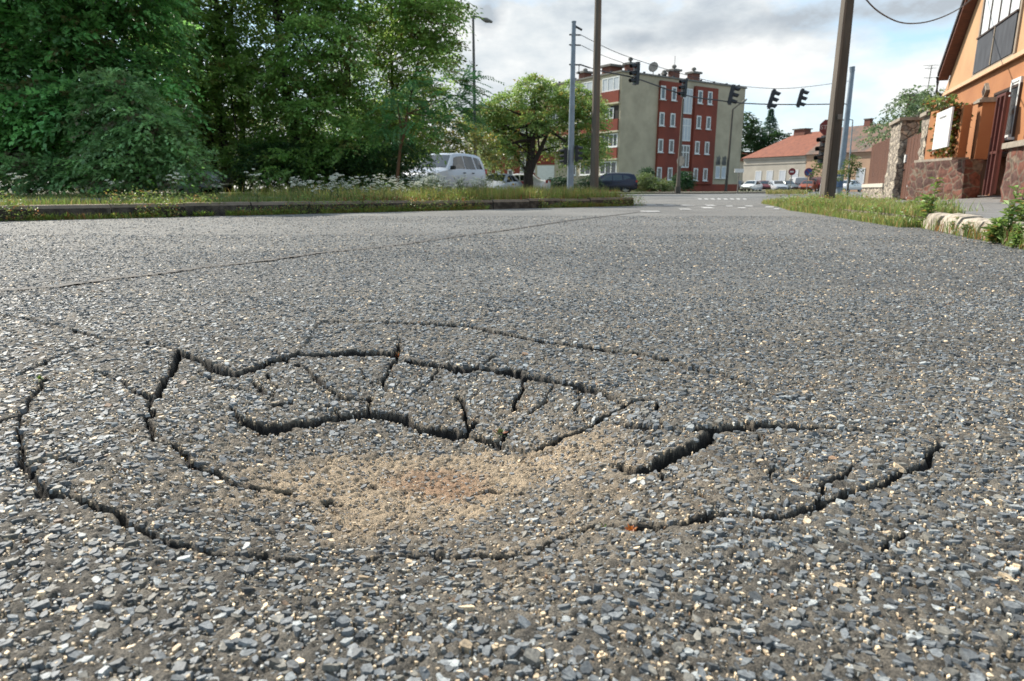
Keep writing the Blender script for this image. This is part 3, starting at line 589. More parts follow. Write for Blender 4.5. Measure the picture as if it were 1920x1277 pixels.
# 4. tree of heaven with long feathered leaves
Ys = 18.5; ts = empty('ailanthus_tree', V3(760, 353, Ys), 'young tree with long feathery compound leaves reaching right towards the thin street lamp', 'tree')
Cc = []; Dd = []
for cx, cy, r_ in ((745, 190, 40), (800, 215, 45), (850, 180, 42), (840, 235, 40), (780, 150, 35), (870, 150, 22), (880, 210, 28), (720, 240, 35)):
    n = 20; d = rand_dirs(n); d[:, 2] *= .45; d[:, 0] += .45; c, rr_ = blob(cx, cy, Ys, r_, r_*.7)
    Cc.append(np.array(c)+rand_dirs(n)*np.array(rr_)*RN.random((n, 1))); Dd.append(d)
for px, py in ((850, 130), (862, 150), (870, 172), (878, 195), (860, 215), (882, 160)):
    Cc.append(np.array([V3(px, py, Ys)])); Dd.append(np.array([[1, -.2, RN.uniform(-.15, .12)]]))
P = spray_leaves(np.concatenate(Cc), np.concatenate(Dd), nl=26, length=.72, ll=.15, lw_=.042, droop=.28, base=(.105, .27, .095), var=.3, alt=(.16, .17, .05), palt=.08, pinn=True)
leaf_mesh('crown', *P, parent=ts)
mb = MB(); limbs(mb, (X_(742, Ys), Ys, .3), (X_(770, Ys), Ys, 2.6), .045, 9, 1, 9, blobs=[blob(x, y, Ys, 5, 5) for x, y in ((745, 190), (800, 215), (850, 180), (780, 150), (840, 235))])
mb.build('trunk', mat('brown_bark', (.16, .085, .045), .9), ts, smooth=True)
# low undergrowth under the belt
ub = [blob(x, y, 19.2+random.uniform(0, 1.6), 34, 26) for x in range(480, 780, 32) for y in (300, 335)]
tree('undergrowth', V3(600, 356, 19.5), 'dark shrubby undergrowth at the foot of the tree belt left of the silver car', 'bush', ub, 150, None, nl=10, length=.3, ll=.09, lw_=.06, base=(.055, .12, .04), var=.4)
# distant belt behind
fb = [blob(x, y+random.uniform(-15, 15), 34+random.uniform(0, 4), 46, 34) for x in range(700, 905, 38) for y in (230, 275, 320) if not (x > 850 and y < 240)]
tree('acacia_tree', V3(800, 353, 36), 'yellow green tree standing beyond the silver car', 'tree', fb, 28, [((X_(812, 36), 36, .2), (X_(830, 36), 36, 4.), .1, 8, 1, 31)], nl=10, length=.7, ll=.17, lw_=.11, droop=.3, base=(.13, .155, .03), var=.4, alt=(.25, .2, .04), palt=.1)
fb = [blob(x, y, 40+random.uniform(0, 4), 52, 40) for x in range(-50, 700, 60) for y in (260, 310, 345)]
tree('hedge', V3(330, 353, 41), 'sunlit yellow green hedge glimpsed far behind the tree trunks', 'hedge', fb, 12, None, nl=10, length=.8, ll=.24, lw_=.16, droop=.3, base=(.11, .15, .035), var=.4)
# 5. round yellowish tree before the flats
Yy = 44
by = [blob(x, y, Yy+random.uniform(-1.5, 1.5), random.uniform(24, 34), random.uniform(18, 26)) for x, y in ((920, 222), (950, 205), (990, 190), (1030, 185), (1070, 180), (1092, 195), (1105, 215), (915, 250), (955, 245), (1000, 235), (1040, 230), (1080, 232), (1105, 250), (925, 278), (965, 280), (1010, 272), (1055, 275), (1085, 280), (1112, 285), (940, 300), (1080, 300), (985, 212), (1060, 205), (1105, 300), (1000, 172), (905, 225))]
tree('locust_tree', V3(993, 353, Yy), 'round yellow green tree on a dark forked trunk in front of the apartment block', 'tree', by, 62,
     [((X_(990, Yy), Yy, .05), (X_(1000, Yy), Yy, 5.), .30, 9, 1, 41), ((X_(992, Yy), Yy, 1.2), (X_(1030, Yy), Yy, 4.4), .17, 5, 1, 42), ((X_(990, Yy), Yy, 1.4), (X_(945, Yy), Yy, 3.6), .09, 3, 1, 43)], nl=10, length=.6, ll=.17, lw_=.11, droop=.5, base=(.21, .31, .085), var=.45, alt=(.33, .27, .05), palt=.06)
for px, py, n in ((1008, 150, 0), (1030, 158, 1)): pass
# bushes by the flats
def bush(px, py, Y, rpx, rpy, label, base, dens=9, name='bush', nb=9, ll=.13, **k):
    bl = []
    for i in range(nb):
        a = random.uniform(0, 6.28); q_ = random.uniform(.1, .62); bl.append(blob(px+math.cos(a)*rpx*q_, py+math.sin(a)*rpy*q_, Y+random.uniform(-.5, .6), rpx*.5, rpy*.5))
    return tree(name, V3(px, py+rpy, Y), label, 'bush', bl, dens*3, None, nl=9, length=.45, ll=ll, lw_=ll*.62, base=base, **k)
bush(1053, 348, 50, 26, 17, 'dark evergreen bush left of the grey metal pole, before the apartment block', (.022, .055, .022), 22)
bush(1100, 346, 52, 22, 16, 'dark evergreen bush right of the grey metal pole, behind the bonnet of the dark car', (.025, .055, .024), 22)
bush(1205, 343, 58, 27, 23, 'pale green spreading bush right behind the tail of the dark car', (.12, .17, .06), 20)
bush(1238, 348, 57, 22, 18, 'pale green bush between the spreading bush and the round dark one', (.11, .16, .055), 20)
bush(1213, 325, 62, 14, 9, 'small dark green bush peeping over the pale bushes at the beige wall', (.03, .07, .03), 22)
bush(1282, 342, 60, 25, 22, 'round clipped dark green bush under the stairwell windows', (.022, .07, .022), 30)
# far greenery
def conifer(px, pyt, pyb, Y, wpx, label):
    zt = atY(px, pyt, Y).z; zb = .1; X = X_(px, Y); t = empty('spruce_tree', (X, Y, zb), label, 'tree'); C = []; D = []
    hgt = zt-zb; n = 1500
    f = RN.random(n)**.8; a = RN.uniform(0, 6.28, n); R_ = wpx/F*Y*.62*(1-f)**.75*RN.uniform(.3, .95, n)+.03
    C = np.stack([X+np.cos(a)*R_, Y+np.sin(a)*R_, zb+.12*hgt+f*hgt*.86], -1); D = np.stack([np.cos(a), np.sin(a), -.15+0*a], -1)
    R_ = wpx/F*Y*(1-f)*RN.uniform(.15, .8, n)+.02; C[:, 0] = X+np.cos(a)*R_; C[:, 1] = Y+np.sin(a)*R_
    Q = []
    for lo, hi in ((0, .4), (.4, .6), (.6, .78), (.78, .9), (.9, 1.01)):
        k = (f >= lo) & (f < hi); md = 1-(lo+hi)/2
        Q.append(spray_leaves(C[k], D[k], nl=10, length=.25+1.9*md, ll=.2+.25*md, lw_=.10, droop=.35, base=(.04, .11, .065), var=.4))
    P = [np.concatenate(z_) for z_ in zip(*Q)]; leaf_mesh('crown', *P, parent=t)
    MB().tube([(X, Y, zb), (X, Y, zt)], [.25, .03], 6).build('trunk', BARK, t); return t
conifer(1434, 200, 300, 125, 46, 'dark pointed spruce rising behind the red tiled roof')
fb = [blob(x, y, 122+random.uniform(0, 3), 22, 18) for x, y in ((1392, 236), (1404, 254), (1395, 268), (1416, 272), (1455, 268), (1406, 285))]
tree('deciduous_tree', V3(1408, 353, 123), 'dark green tree between the apartment block and the spruce', 'tree', fb, 9, [((X_(1408, 123), 123, 0), (X_(1408, 123), 123, 8), .3, 3, 1, 1)], nl=9, length=1.3, ll=.5, lw_=.33, base=(.04, .085, .03), var=.4)
fb = [blob(x, y, 34+random.uniform(0, 2), 26, 20) for x, y in ((1690, 215), (1715, 200), (1735, 215), (1675, 240), (1710, 235), (1740, 245), (1655, 258), (1695, 262), (1735, 270), (1720, 190), (1745, 195))]
tree('walnut_tree', V3(1705, 353, 35), 'light green tree rising behind the stone pillar and wooden gate', 'tree', fb, 40, [((X_(1705, 35), 35, 0), (X_(1705, 35), 35, 4), .12, 6, 1, 1)], nl=9, length=.5, ll=.17, lw_=.10, base=(.13, .19, .09), var=.4)
def street_tree(px, pyt, pyb, Y, label, s_=1.):
    fb = [blob(px+dx*s_, py, Y, 9*s_, 11) for dx, py in ((-7, pyb-4), (4, pyb-12), (8, (pyt+pyb)/2-2), (10, pyt+8), (-2, pyb-20))]
    return tree('street_tree', V3(px, 353, Y), label, 'tree', fb, 70, [((X_(px, Y), Y, 0), (X_(px+2, Y), Y, 2.4), .05, 4, 1, 2)], nl=9, length=.35, ll=.13, lw_=.085, base=(.085, .13, .03), var=.4, group=None)
street_tree(1590, 296, 335, 42, 'small street tree right of the blue-grey pole, before the peach house')
street_tree(1540, 298, 328, 44, 'small street tree half hidden by the traffic light on the corner')

# --- grass and weeds
def grass(name, xy, zf, hmin, hmax, w, base, alt=None, palt=.2, lean=.35, kind='stuff'):
    n = len(xy); z = zf(xy[:, 0], xy[:, 1]); h = RN.uniform(hmin, hmax, n)*(.7+.6*(vn(xy[:, 0]*1.7, xy[:, 1]*1.7, 5)+.5)); a = RN.uniform(0, 6.28, n); b = RN.uniform(0, 6.28, n)
    sd = np.stack([np.cos(a), np.sin(a), 0*a], -1)*w; ln = np.stack([np.cos(b), np.sin(b), 0*b], -1)*(h*RN.uniform(.05, lean, n))[:, None]
    B = np.stack([xy[:, 0], xy[:, 1], z-.01], -1); up = np.stack([0*h, 0*h, h], -1)
    V = np.stack([B-sd, B+sd, B+up*.6+ln*.4+sd*.7, B+up*.6+ln*.4-sd*.7, B+up+ln*1.3], 1).reshape(-1, 3)
    i = (np.arange(n)*5)[:, None]; L = np.concatenate([i+0, i+1, i+2, i+3, i+3, i+2, i+4], 1).ravel()
    c = cols(base, n, .35, alt, palt); o = mesh_np(name, V, np.tile([4, 3], n), L, LEAF, col=np.repeat(c, 5, 0)); tag(o, kind=kind); return o
def vz_(x, y): return np.maximum(verge_h(x, y), 0)
n = 60000; s_ = RN.uniform(KS0+3, KL+.2, n); o_ = .15+RN.random(n)**1.5*6.5
keep = ~((o_ > 2.35) & (o_ < 3.65) & (s_ < 4.8+.5*RN.normal(size=n))) & (RN.random(n) < np.where(s_ < 5, .75, 1))
s_, o_ = s_[keep], o_[keep]
xy = np.stack([K0.x+kd.x*s_+kn.x*o_, K0.y+kd.y*s_+kn.y*o_], -1)
tall = sstep(4, 8, s_)
k_ = tall > RN.random(len(s_))
grass('verge_grass', xy[~k_], vz_, .04, .13, .006, (.13, .19, .045), (.26, .22, .08), .2)
grass('verge_grass', xy[k_], vz_, .10, .32, .006, (.20, .25, .06), (.34, .28, .10), .28)
n = 15000; s_ = RN.uniform(KS0+3, KL+.3, n); xy = np.stack([K0.x+kd.x*s_-kn.x*RN.uniform(-.02, .10, n), K0.y+kd.y*s_-kn.y*RN.uniform(-.02, .10, n)], -1)
m_ = vn(s_*1.2, s_*0, 3) > -.12
grass('gutter_grass', xy[m_], lambda x, y: 0*x, .03, .12, .006, (.20, .27, .05), (.30, .17, .05), .25, .8)
# right verge grass along the kerb
segs = [(RK[4], RK[5]), (RK[5], RK[6]), (RK[6], RK[7]), (RK[7], RK[8]), (RK[8], RK[9])]
def strip(a, b, n, w0, w1):
    t = RN.random(n); d = (b-a).normalized(); nn = Vector((d.y, -d.x, 0)); o_ = RN.uniform(w0, w1, n)
    return np.stack([a.x+(b.x-a.x)*t+nn.x*o_, a.y+(b.y-a.y)*t+nn.y*o_], -1)
def pz_(x, y): return .15-.12*sstep(9, 24, y)-.02
xy = np.concatenate([strip(RK[4], RK[5], 2600, -.12, .35), strip(RK[5], RK[6], 3600, -.18, .5), strip(RK[6], RK[7], 5000, -.2, .9), strip(RK[7], RK[8], 5500, -.2, 1.6), strip(RK[8], RK[9], 5500, -.3, 2.2), strip(RK[9], RK[10], 4000, -.3, 2.2)])
grass('roadside_grass', xy, pz_, .04, .15, .006, (.19, .26, .07), (.33, .27, .12), .3)
xy = np.concatenate([strip(RK[1], RK[2], 1500, -.16, .25), strip(RK[2], RK[3], 160, -.13, -.03), strip(RK[3], RK[4], 700, -.12, .3)])
grass('roadside_grass', xy, lambda x, y: 0*x+.01, .04, .16, .004, (.14, .21, .05), (.30, .16, .06), .25, .7)
def clumpy(cx, cy, rx, ry, n): return np.stack([cx+RN.normal(0, rx, n), cy+RN.normal(0, ry, n)], -1)
def far_grass(px0, px1, Y0, Y1, n, z):
    Y = RN.uniform(Y0, Y1, n); return np.stack([(RN.uniform(px0, px1, n)-960)/F*Y, Y], -1)
grass('far_grass', far_grass(1425, 1500, 40, 47, 2500, .1), lambda x, y: 0*x+.1, .1, .3, .02, (.17, .19, .06), (.33, .27, .12), .3)
xy = np.concatenate([strip(RK[i_], RK[i_+1], n_, -.30, .02) for i_, n_ in ((4, 2600), (5, 2600), (6, 2200), (7, 1800), (8, 1500))]); grass('roadside_grass', xy, lambda x, y: 0*x, .04, .15, .006, (.19, .26, .07), (.36, .28, .11), .3, .5)
c_ = at(1520, 388); xy = np.concatenate([clumpy(c_.x+.35, c_.y+.3, .22, .45, 700), clumpy(c_.x+.45, c_.y-.2, .2, .4, 600), clumpy(at(1740, 420).x+.1, at(1740, 420).y+.1, .18, .2, 500)])
grass('tall_grass', xy, lambda x, y: 0*x+.04, .12, .30, .006, (.18, .26, .07), (.33, .27, .11), .3)
# orange-brown sorrel on the kerb edge
s_ = RN.normal(6.1, .6, 260); s_ = np.concatenate([s_, RN.uniform(7, KL, 160)]); o_ = RN.uniform(.05, .5, len(s_))
xy = np.stack([K0.x+kd.x*s_+kn.x*o_, K0.y+kd.y*s_+kn.y*o_], -1)
grass('red_sorrel', xy, vz_, .05, .14, .012, (.22, .10, .04), (.20, .17, .06), .45, .6)
# low broad-leaved ground cover
def cover(name, xy, zf, hmax, sz, base, alt, palt):
    n = len(xy); hgt = RN.random(n)**1.6*hmax*np.clip(.4+1.6*(vn(xy[:, 0]*2.3, xy[:, 1]*2.3, 44)+.4), .1, 2); P = np.stack([xy[:, 0], xy[:, 1], zf(xy[:, 0], xy[:, 1])+hgt], -1)
    D = rand_dirs(n); D[:, 2] = np.abs(D[:, 2])*.5; o = leaf_mesh(name, P, D, rand_dirs(n)*.6+np.array([0, 0, 1.]), RN.uniform(.5, 1.3, n)*sz, RN.uniform(.35, .6, n)*sz, cols(base, n, .35, alt, palt)); return tag(o, kind='stuff')
n = 26000; s_ = RN.uniform(KS0+3, KL+.1, n); o_ = .02+RN.random(n)**2*3.2; xy = np.stack([K0.x+kd.x*s_+kn.x*o_, K0.y+kd.y*s_+kn.y*o_], -1)
k_ = (vn(xy[:, 0]*.9, xy[:, 1]*.9, 71)+.25*(s_ > 5) > .02) & ~((o_ > 2.35) & (s_ < 4.8)); cover('ground_cover', xy[k_], vz_, .16, .045, (.17, .25, .055), (.33, .22, .07), .18)
n = 18000; s_ = RN.uniform(KS0+3, KL+.3, n); o_ = -RN.random(n)**1.5*.16+.01; xy = np.stack([K0.x+kd.x*s_+kn.x*o_, K0.y+kd.y*s_+kn.y*o_], -1); k_ = vn(s_*1.1, s_*0+3, 12) > -.2
cover('gutter_cover', xy[k_], lambda x, y: 0*x, .17, .04, (.19, .28, .06), (.34, .18, .06), .22)
xy = np.concatenate([strip(RK[i_], RK[i_+1], n_, -.28, w_) for i_, n_, w_ in ((4, 1300, .25), (5, 1900, .4), (6, 2300, .8), (7, 2200, 1.4), (8, 1800, 2.)) ]); k_ = vn(xy[:, 0]*1.6, xy[:, 1]*1.6, 19) > -.1
cover('roadside_cover', xy[k_], lambda x, y: 0*x+.05, .20, .05, (.18, .27, .065), (.34, .22, .08), .15)
# individual flowering plants (umbels)
STEM = mat('stem', (.12, .17, .06), .8); WHITEF = mat('petals', (.74, .74, .66), .8, col2=(.55, .56, .42), scale=60)
def flower_proto(seed, hgt, nb):
    r = random.Random(seed); mb = MB(); hd = MB(); root = Vector((0, 0, 0)); tops = []
    for i in range(nb):
        a = r.uniform(0, 6.28); l = r.uniform(.03, .12)*hgt/.4; h = hgt*r.uniform(.7, 1.05)
        p = [root+Vector((r.uniform(-.01, .01), r.uniform(-.01, .01), 0)), Vector((math.cos(a)*l*.4, math.sin(a)*l*.4, h*.55)), Vector((math.cos(a)*l, math.sin(a)*l, h))]
        mb.tube(p, [.004, .003, .002], 4); tops.append(p[2])
        for k in range(r.randint(2, 4)):
            b = r.uniform(0, 6.28); q = p[1].lerp(p[2], r.uniform(.2, .8)); e = q+Vector((math.cos(b), math.sin(b), 1.1))*r.uniform(.03, .07)
            mb.tube([q, e], [.002, .0015], 3)
            if r.random() < .7: tops.append(e)
        for k in range(7):
            q = p[0].lerp(p[2], r.uniform(.05, .75)); b = r.uniform(0, 6.28); d = Vector((math.cos(b), math.sin(b), r.uniform(.1, .8))).normalized(); sd = d.cross(Vector((0, 0, 1))).normalized()*.010; L = r.uniform(.05, .10)
            mb.add([q, q+d*L*.5+sd, q+d*L, q+d*L*.5-sd], [(0, 1, 2, 3)])
    o = mb.build('flowering_weed', STEM)
    for tpt in tops:
        hd = MB()
        for k in range(r.randint(7, 13)):
            b = r.uniform(0, 6.28); q_ = r.random()**.6*.034; c = tpt+Vector((math.cos(b)*q_, math.sin(b)*q_, r.uniform(-.004, .010))); s1 = r.uniform(.006, .011)
            hd.add([c+Vector((s1, 0, 0)), c+Vector((0, s1, 0)), c+Vector((-s1, 0, 0)), c+Vector((0, -s1, 0)), c+Vector((0, 0, s1*.7)), c-Vector((0, 0, s1*.6))], [(0, 1, 4), (1, 2, 4), (2, 3, 4), (3, 0, 4), (1, 0, 5), (2, 1, 5), (3, 2, 5), (0, 3, 5)])
        hd.build('flower_head', WHITEF, o)
    return o
protos = [flower_proto(i, .42, n) for i, n in enumerate((2, 3, 4, 3, 2))]
used = set(); FR = random.Random(21)
def place(protos, used, x, y, z, sc, label, cat, group=None):
    i = FR.randrange(len(protos)); o = protos[i]
    if i in used: o = copy_tree(o)
    used.add(i); o.location = (x, y, z); o.rotation_euler = (0, 0, FR.uniform(0, 6.28)); o.scale = (sc*FR.uniform(.9, 1.1), sc*FR.uniform(.9, 1.1), sc); tag(o, label, cat, group)
    return o
for px, py, sc, lb in ((30, 325, 1.0, 'single white flower on a straight stem at the far left of the kerb'), (62, 352, .55, 'short white flower low in the grass right of the far left one'), (208, 337, .8, 'white headed weed on the kerb in front of the dark maple'), (322, 318, 1.05, 'tallest white flowering weed on the kerb, before the greyish bush'), (405, 345, .75, 'white flowering weed beside the half hidden car under the trees'), (477, 318, .8, 'white flowering weed against the dark trunks left of the flower cluster')):
    p = at(px, 381, .19); b_ = p; o = place(protos, used, b_.x, b_.y+.15, .18, 1, lb, 'weed'); top = atY(px, py, b_.y+.15).z; k = max(.3, (top-.18)/.42); o.scale = (k, k, k)
FLB = [(640, 'white flowering weed among the leftmost flower clumps under the tree belt', 'white flowering weeds below the left of the tree belt'), (780, 'white flowering weed among the clumps between the tree belt and the silver car', 'white flowering weeds left of the silver car'), (920, 'white flowering weed in the dense bed in front of the silver car', 'white flowering weeds before the silver car'), (9999, 'white flowering weed in the bed around the forked tree trunk and the two poles', 'white flowering weeds by the forked tree')]
for i in range(96):
    px = 505+FR.random()**.8*600; s1 = FR.uniform(.3, 2.6) if px > 700 else FR.uniform(.4, 1.4)
    # position on the verge
    t_ = None
    lo = at(px, 380, .19); sdist = (lo-K0).dot(kd); p = KP(sdist+FR.uniform(-.3, .3)+s1*.8, s1); 
    if (p-K0).dot(kd) > KL-.2: continue
    o = place(protos, used, p.x, p.y, float(vz_(p.x, p.y))-.01, FR.uniform(.6, 1.35), *[(l_, 'weed', g_) for lim, l_, g_ in FLB if px < lim][0])
# broad leaf weeds in the gutter
def leafy(seed, n, L, w, upright, base, alt):
    r = np.random.default_rng(seed); a = r.uniform(0, 6.28, n); el = r.uniform(*upright, n)
    D = np.stack([np.cos(a)*np.cos(el), np.sin(a)*np.cos(el), np.sin(el)], -1); P = D*.01
    c = cols(base, n, .3, alt, .2)
    Lx = r.uniform(.6, 1.1, n)*L
    V = []; F_ = []; 
    Sd = np.stack([-np.sin(a), np.cos(a), 0*a], -1)*w
    up = np.array([0, 0, 1.])
    for i in range(n):
        b = len(V); q1 = D[i]*Lx[i]*.5; q2 = D[i]*Lx[i]-up*Lx[i]*.18
        V += [P[i]-Sd[i]*.2, P[i]+Sd[i]*.2, q1+Sd[i], q1+up*.003*0-Sd[i], q2]
        F_ += [b, b+1, b+2, b+3, b+3, b+2, b+4]
    return mesh_np('gutter_weed', np.array(V), np.tile([4, 3], n), np.array(F_), LEAF, col=np.repeat(c, 5, 0))
gw = [leafy(1, 26, .13, .009, (.1, 1.3), (.16, .25, .045), (.27, .28, .06)), leafy(2, 30, .11, .007, (.3, 1.45), (.15, .23, .05), (.30, .15, .05)), leafy(3, 20, .15, .011, (.1, 1.1), (.18, .26, .05), (.26, .27, .06))]
usedg = set(); sK = KS0+7.2
for i in range(62):
    sK += FR.uniform(.08, .38)
    if sK > KL-.4: break
    p = KP(sK, -.05); place(gw, usedg, p.x, p.y, 0, FR.uniform(.7, 1.35), 'small leafy weed growing in the gutter at the foot of the left kerb', 'weed', 'gutter weeds along the left kerb')
# tall leafy weeds by the right kerb
def tall_weed(px, pyb, pyt, label, seed, base=(.17, .26, .07), Yadd=0, wd=.5, lf=.1):
    p = at(px, pyb, 0.02); Y = p.y+Yadd; top = atY(px, pyt, Y).z; hgt = top; r = np.random.default_rng(seed)
    t = empty('tall_weed', (p.x, Y, 0), label, 'weed'); mb = MB(); PP = []; DD = []
    for k in range(3):
        a = r.uniform(0, 6.28); l = r.uniform(.1, .3)*hgt*wd; tp = Vector((p.x+math.cos(a)*l, Y+math.sin(a)*l, hgt*(1 if k == 0 else r.uniform(.55, .85))))
        if k == 0: tp.x = p.x+.02; tp.y = Y
        b0 = Vector((p.x, Y, 0)); mb.tube([b0, b0.lerp(tp, .5)+Vector((.01, 0, 0)), tp], [.007, .005, .002], 5)
        for q in np.linspace(.12, 1, 15):
            for z in range(3):
                aa = r.uniform(0, 6.28); PP.append(b0.lerp(tp, q)); DD.append((math.cos(aa), math.sin(aa), r.uniform(-.1, .9)))
    PP = np.array(PP); DD = np.array(DD); m = len(PP)
    leaf_mesh('foliage', PP, DD, np.tile([0, 0, 1.], (m, 1))+RN.normal(0, .3, (m, 3)), RN.uniform(.5, 1.1, m)*lf, RN.uniform(.3, .45, m)*lf, cols(base, m, .35, (.35, .24, .07), .08), parent=t, bend=.15)
    mb.build('stem', STEM, t); return t
tall_weed(1740, 424, 335, 'leafy weed with pale tip at the left end of the exposed limestone kerb', 1)
tall_weed(1733, 415, 375, 'short bushy weed leaning behind the leafy pale tipped one', 2, Yadd=.3)
tall_weed(1886, 452, 352, 'tall leafy weed with a rounded top near the brown stone wall', 3, lf=.085)
tall_weed(1912, 450, 362, 'tall weed cut by the right edge of the picture', 4, lf=.085)
tall_weed(1862, 452, 415, 'low bushy weed spilling over the kerb at the lower right', 5, wd=1.4)
tall_weed(1900, 460, 424, 'wide ferny weed at the right edge on the road', 6, wd=1.5, lf=.055)
tall_weed(1790, 434, 408, 'small weed growing from the kerb joint in the middle of the limestone blocks', 7, wd=1.2, lf=.05)
tall_weed(1812, 440, 418, 'small dark weed low at the kerb joint next to the middle one', 8, wd=1.2, lf=.04, base=(.11, .17, .05))
# tiny plants in the cracks
def sprig(px, py, L, n, label, base):
    q = gp(px, py); z = float(surf(np.array([q[0]]), np.array([q[1]]))[0][0]); o = leafy(int(px), n, L, L*.13, (.4, 1.5), base, (.35, .12, .04))
    o.name = 'crack_sprig'; o.location = (q[0], q[1], max(z, -.25)); return tag(o, label, 'weed')
sprig(75, 716, .020, 22, 'tiny green grass tuft in the left outer crack', (.14, .22, .04))
sprig(748, 655, .034, 20, 'reddish dry sprig at the top of the crack above the hole', (.16, .11, .05))
sprig(938, 815, .026, 20, 'dark green sprig in the crack right of the sandy hollow', (.06, .09, .03))
sprig(1133, 985, .016, 30, 'small mossy green plant in the front crack', (.13, .20, .04))
sprig(1182, 990, .016, 30, 'small orange and yellow plant in the front crack', (.42, .17, .03))
sprig(340, 852, .016, 16, 'small orange green seedling in the left inner crack', (.3, .24, .05))
sprig(722, 725, .012, 8, 'dry brown leaf bit lying in the crack behind the hollow', (.40, .19, .07))
# ================================================================== BUILDINGS
GLASS = mat('window_glass', (.035, .04, .045), .08, spec=.8, col2=(.06, .065, .07), scale=.8)
WFRAME = mat('white_frame', (.72, .72, .70), .6)
CURT = mat('curtain', (.52, .55, .58), .7, col2=(.38, .41, .45), scale=3, stretch=(6, 6, .4))
def stained(name, col, col2, spots=(), **k):
    return mat(name, col, .92, col2=col2, scale=.55, bump=.15, bscale=30, detail=8, **k)
BEIGE = stained('beige_render', (.46, .395, .285), (.33, .285, .205)); RED = stained('red_render', (.235, .052, .030), (.165, .040, .026)); SLAB = mat('cream_slab', (.52, .47, .34), .9)
DARKT = mat('dark_interior', (.03, .025, .022), .9); TAR = mat('roof_tar', (.10, .10, .10), .9); BRK = mat('chimney_brick', (.20, .075, .05), .9, col2=(.12, .06, .045), scale=5); CONC = mat('grey_concrete', (.20, .19, .17), .9, col2=(.13, .125, .115), scale=4)
SOOT = mat('soot_stain', (.16, .155, .14), .95, col2=(.05, .05, .05), scale=1.2)
DK = mat('dark_metal', (.035, .035, .04), .5)
def window(Fm, s0, s1, z0, z1, o, parent, frame=.09, mull=1, glass=GLASS, sill=True, trans=None, fm=WFRAME, dep=.05):
    f = MB(); w = frame
    f.fr(Fm, s0, s0+w, z0, z1, o, o+dep); f.fr(Fm, s1-w, s1, z0, z1, o, o+dep); f.fr(Fm, s0+w, s1-w, z0, z0+w, o, o+dep-.002); f.fr(Fm, s0+w, s1-w, z1-w, z1, o, o+dep-.002)
    for i in range(1, mull):
        c = s0+(s1-s0)*i/mull; f.fr(Fm, c-w*.5, c+w*.5, z0+w, z1-w, o, o+dep-.004)
    if trans: f.fr(Fm, s0+w, s1-w, z0+(z1-z0)*trans-w/2, z0+(z1-z0)*trans+w/2, o, o+dep-.008)
    fo = f.build('window', fm, parent)
    MB().fr(Fm, s0+w*.6, s1-w*.6, z0+w*.6, z1-w*.6, o+.002, o+dep*.45).build('pane', glass, fo)
    if sill: MB().fr(Fm, s0-.08, s1+.08, z0-.07, z0-.004, o, o+dep+.10).build('sill', fm, fo)
    return fo
Yc = 69.; Cx = X_(1158, Yc)
FRr = Frame((Cx, Yc, 0), (.820, .572, 0), (.572, -.820, 0)); FLl = Frame((Cx, Yc, 0), (-.572, .820, 0), (-.820, -.572, 0))
HT = FRr.inv(1158, 134)[1]
def sx(px, Fm, o=0): return Fm.inv(px, 340, o)[0]
ap = empty('apartment_block', (Cx, Yc, 0), 'four storey beige and red apartment block with stair windows on the corner beyond the junction', 'building')
LR = sx(1385, FRr); LLf = sx(1006, FLl)
s1_ = sx(1227, FRr); s2_ = sx(1332, FRr); sa = sx(1268, FRr); sb = sx(1291, FRr)
# main volume
p0, p1, p2, p3 = FRr.P(0, 0), FRr.P(LR, 0), FRr.P(LR, 0)-FRr.n*LLf, FRr.P(0, 0)-FRr.n*LLf
def vol(z0, z1, inset=0): 
    return MB().prism([FRr.P(inset, z0, -inset), FRr.P(LR-inset, z0, -inset), FRr.P(LR-inset, z0, -LLf+inset), FRr.P(inset, z0, -LLf+inset)], (0, 0, z1-z0))
vol(.9, HT).build('wall', BEIGE, ap); vol(0, .898, -.04).build('plinth', RED, ap)
rf = MB(); rf.prism([FRr.P(-.12, HT+.002, .12), FRr.P(LR+.12, HT+.002, .12), FRr.P(LR+.12, HT+.002, -LLf-.12), FRr.P(-.12, HT+.002, -LLf-.12)], (0, 0, .16))
roof = rf.build('roof', CONC, ap)
for q_ in [FRr.P(LR*(i+.5)/9, HT+.25, -.15) for i in range(9)]+[FRr.P(.15, HT+.25, -LLf*(i+.6)/5) for i in range(5)]: MB().box(q_, (.22, .22, .18)).build('roof_vent', DK, roof)
for a, b, lb in ((s1_, sa, 0), (sb, s2_, 1)):
    MB().fr(FRr, a, b, .902, HT-.35-.1*lb, .004, .30).build('red_bay', RED, ap)
MB().fr(FRr, sa+.003, sb-.003, .902, HT-.7, .004, .06).build('stair_bay', RED, ap)
rows = [FRr.inv(1236, y_)[1] for y_ in (311, 261, 211, 161)]; FP = rows[1]-rows[0]
for px in (1235, 1255, 1303, 1321):
    s_ = sx(px, FRr, .3)
    for z in rows:
        zz = z-.15 if z < 3 else z
        window(FRr, s_-.36, s_+.36, zz-1.35, zz, .302, ap, frame=.13, sill=True)
w0, w1 = sa+.25, sb-.25
for z0, z1 in ((.95+.62*FP, rows[1]-.45), (rows[1]-.05, rows[2]-.35), (rows[2]+.1, rows[3]+.1)):
    window(FRr, w0, w1, z0, z1, .062, ap, frame=.12, mull=3, trans=.68, sill=False, glass=CURT if z0 > 3.5 else GLASS)
window(FRr, w0, w1, .95, 2.2, .062, ap, frame=.12, mull=2, sill=False)
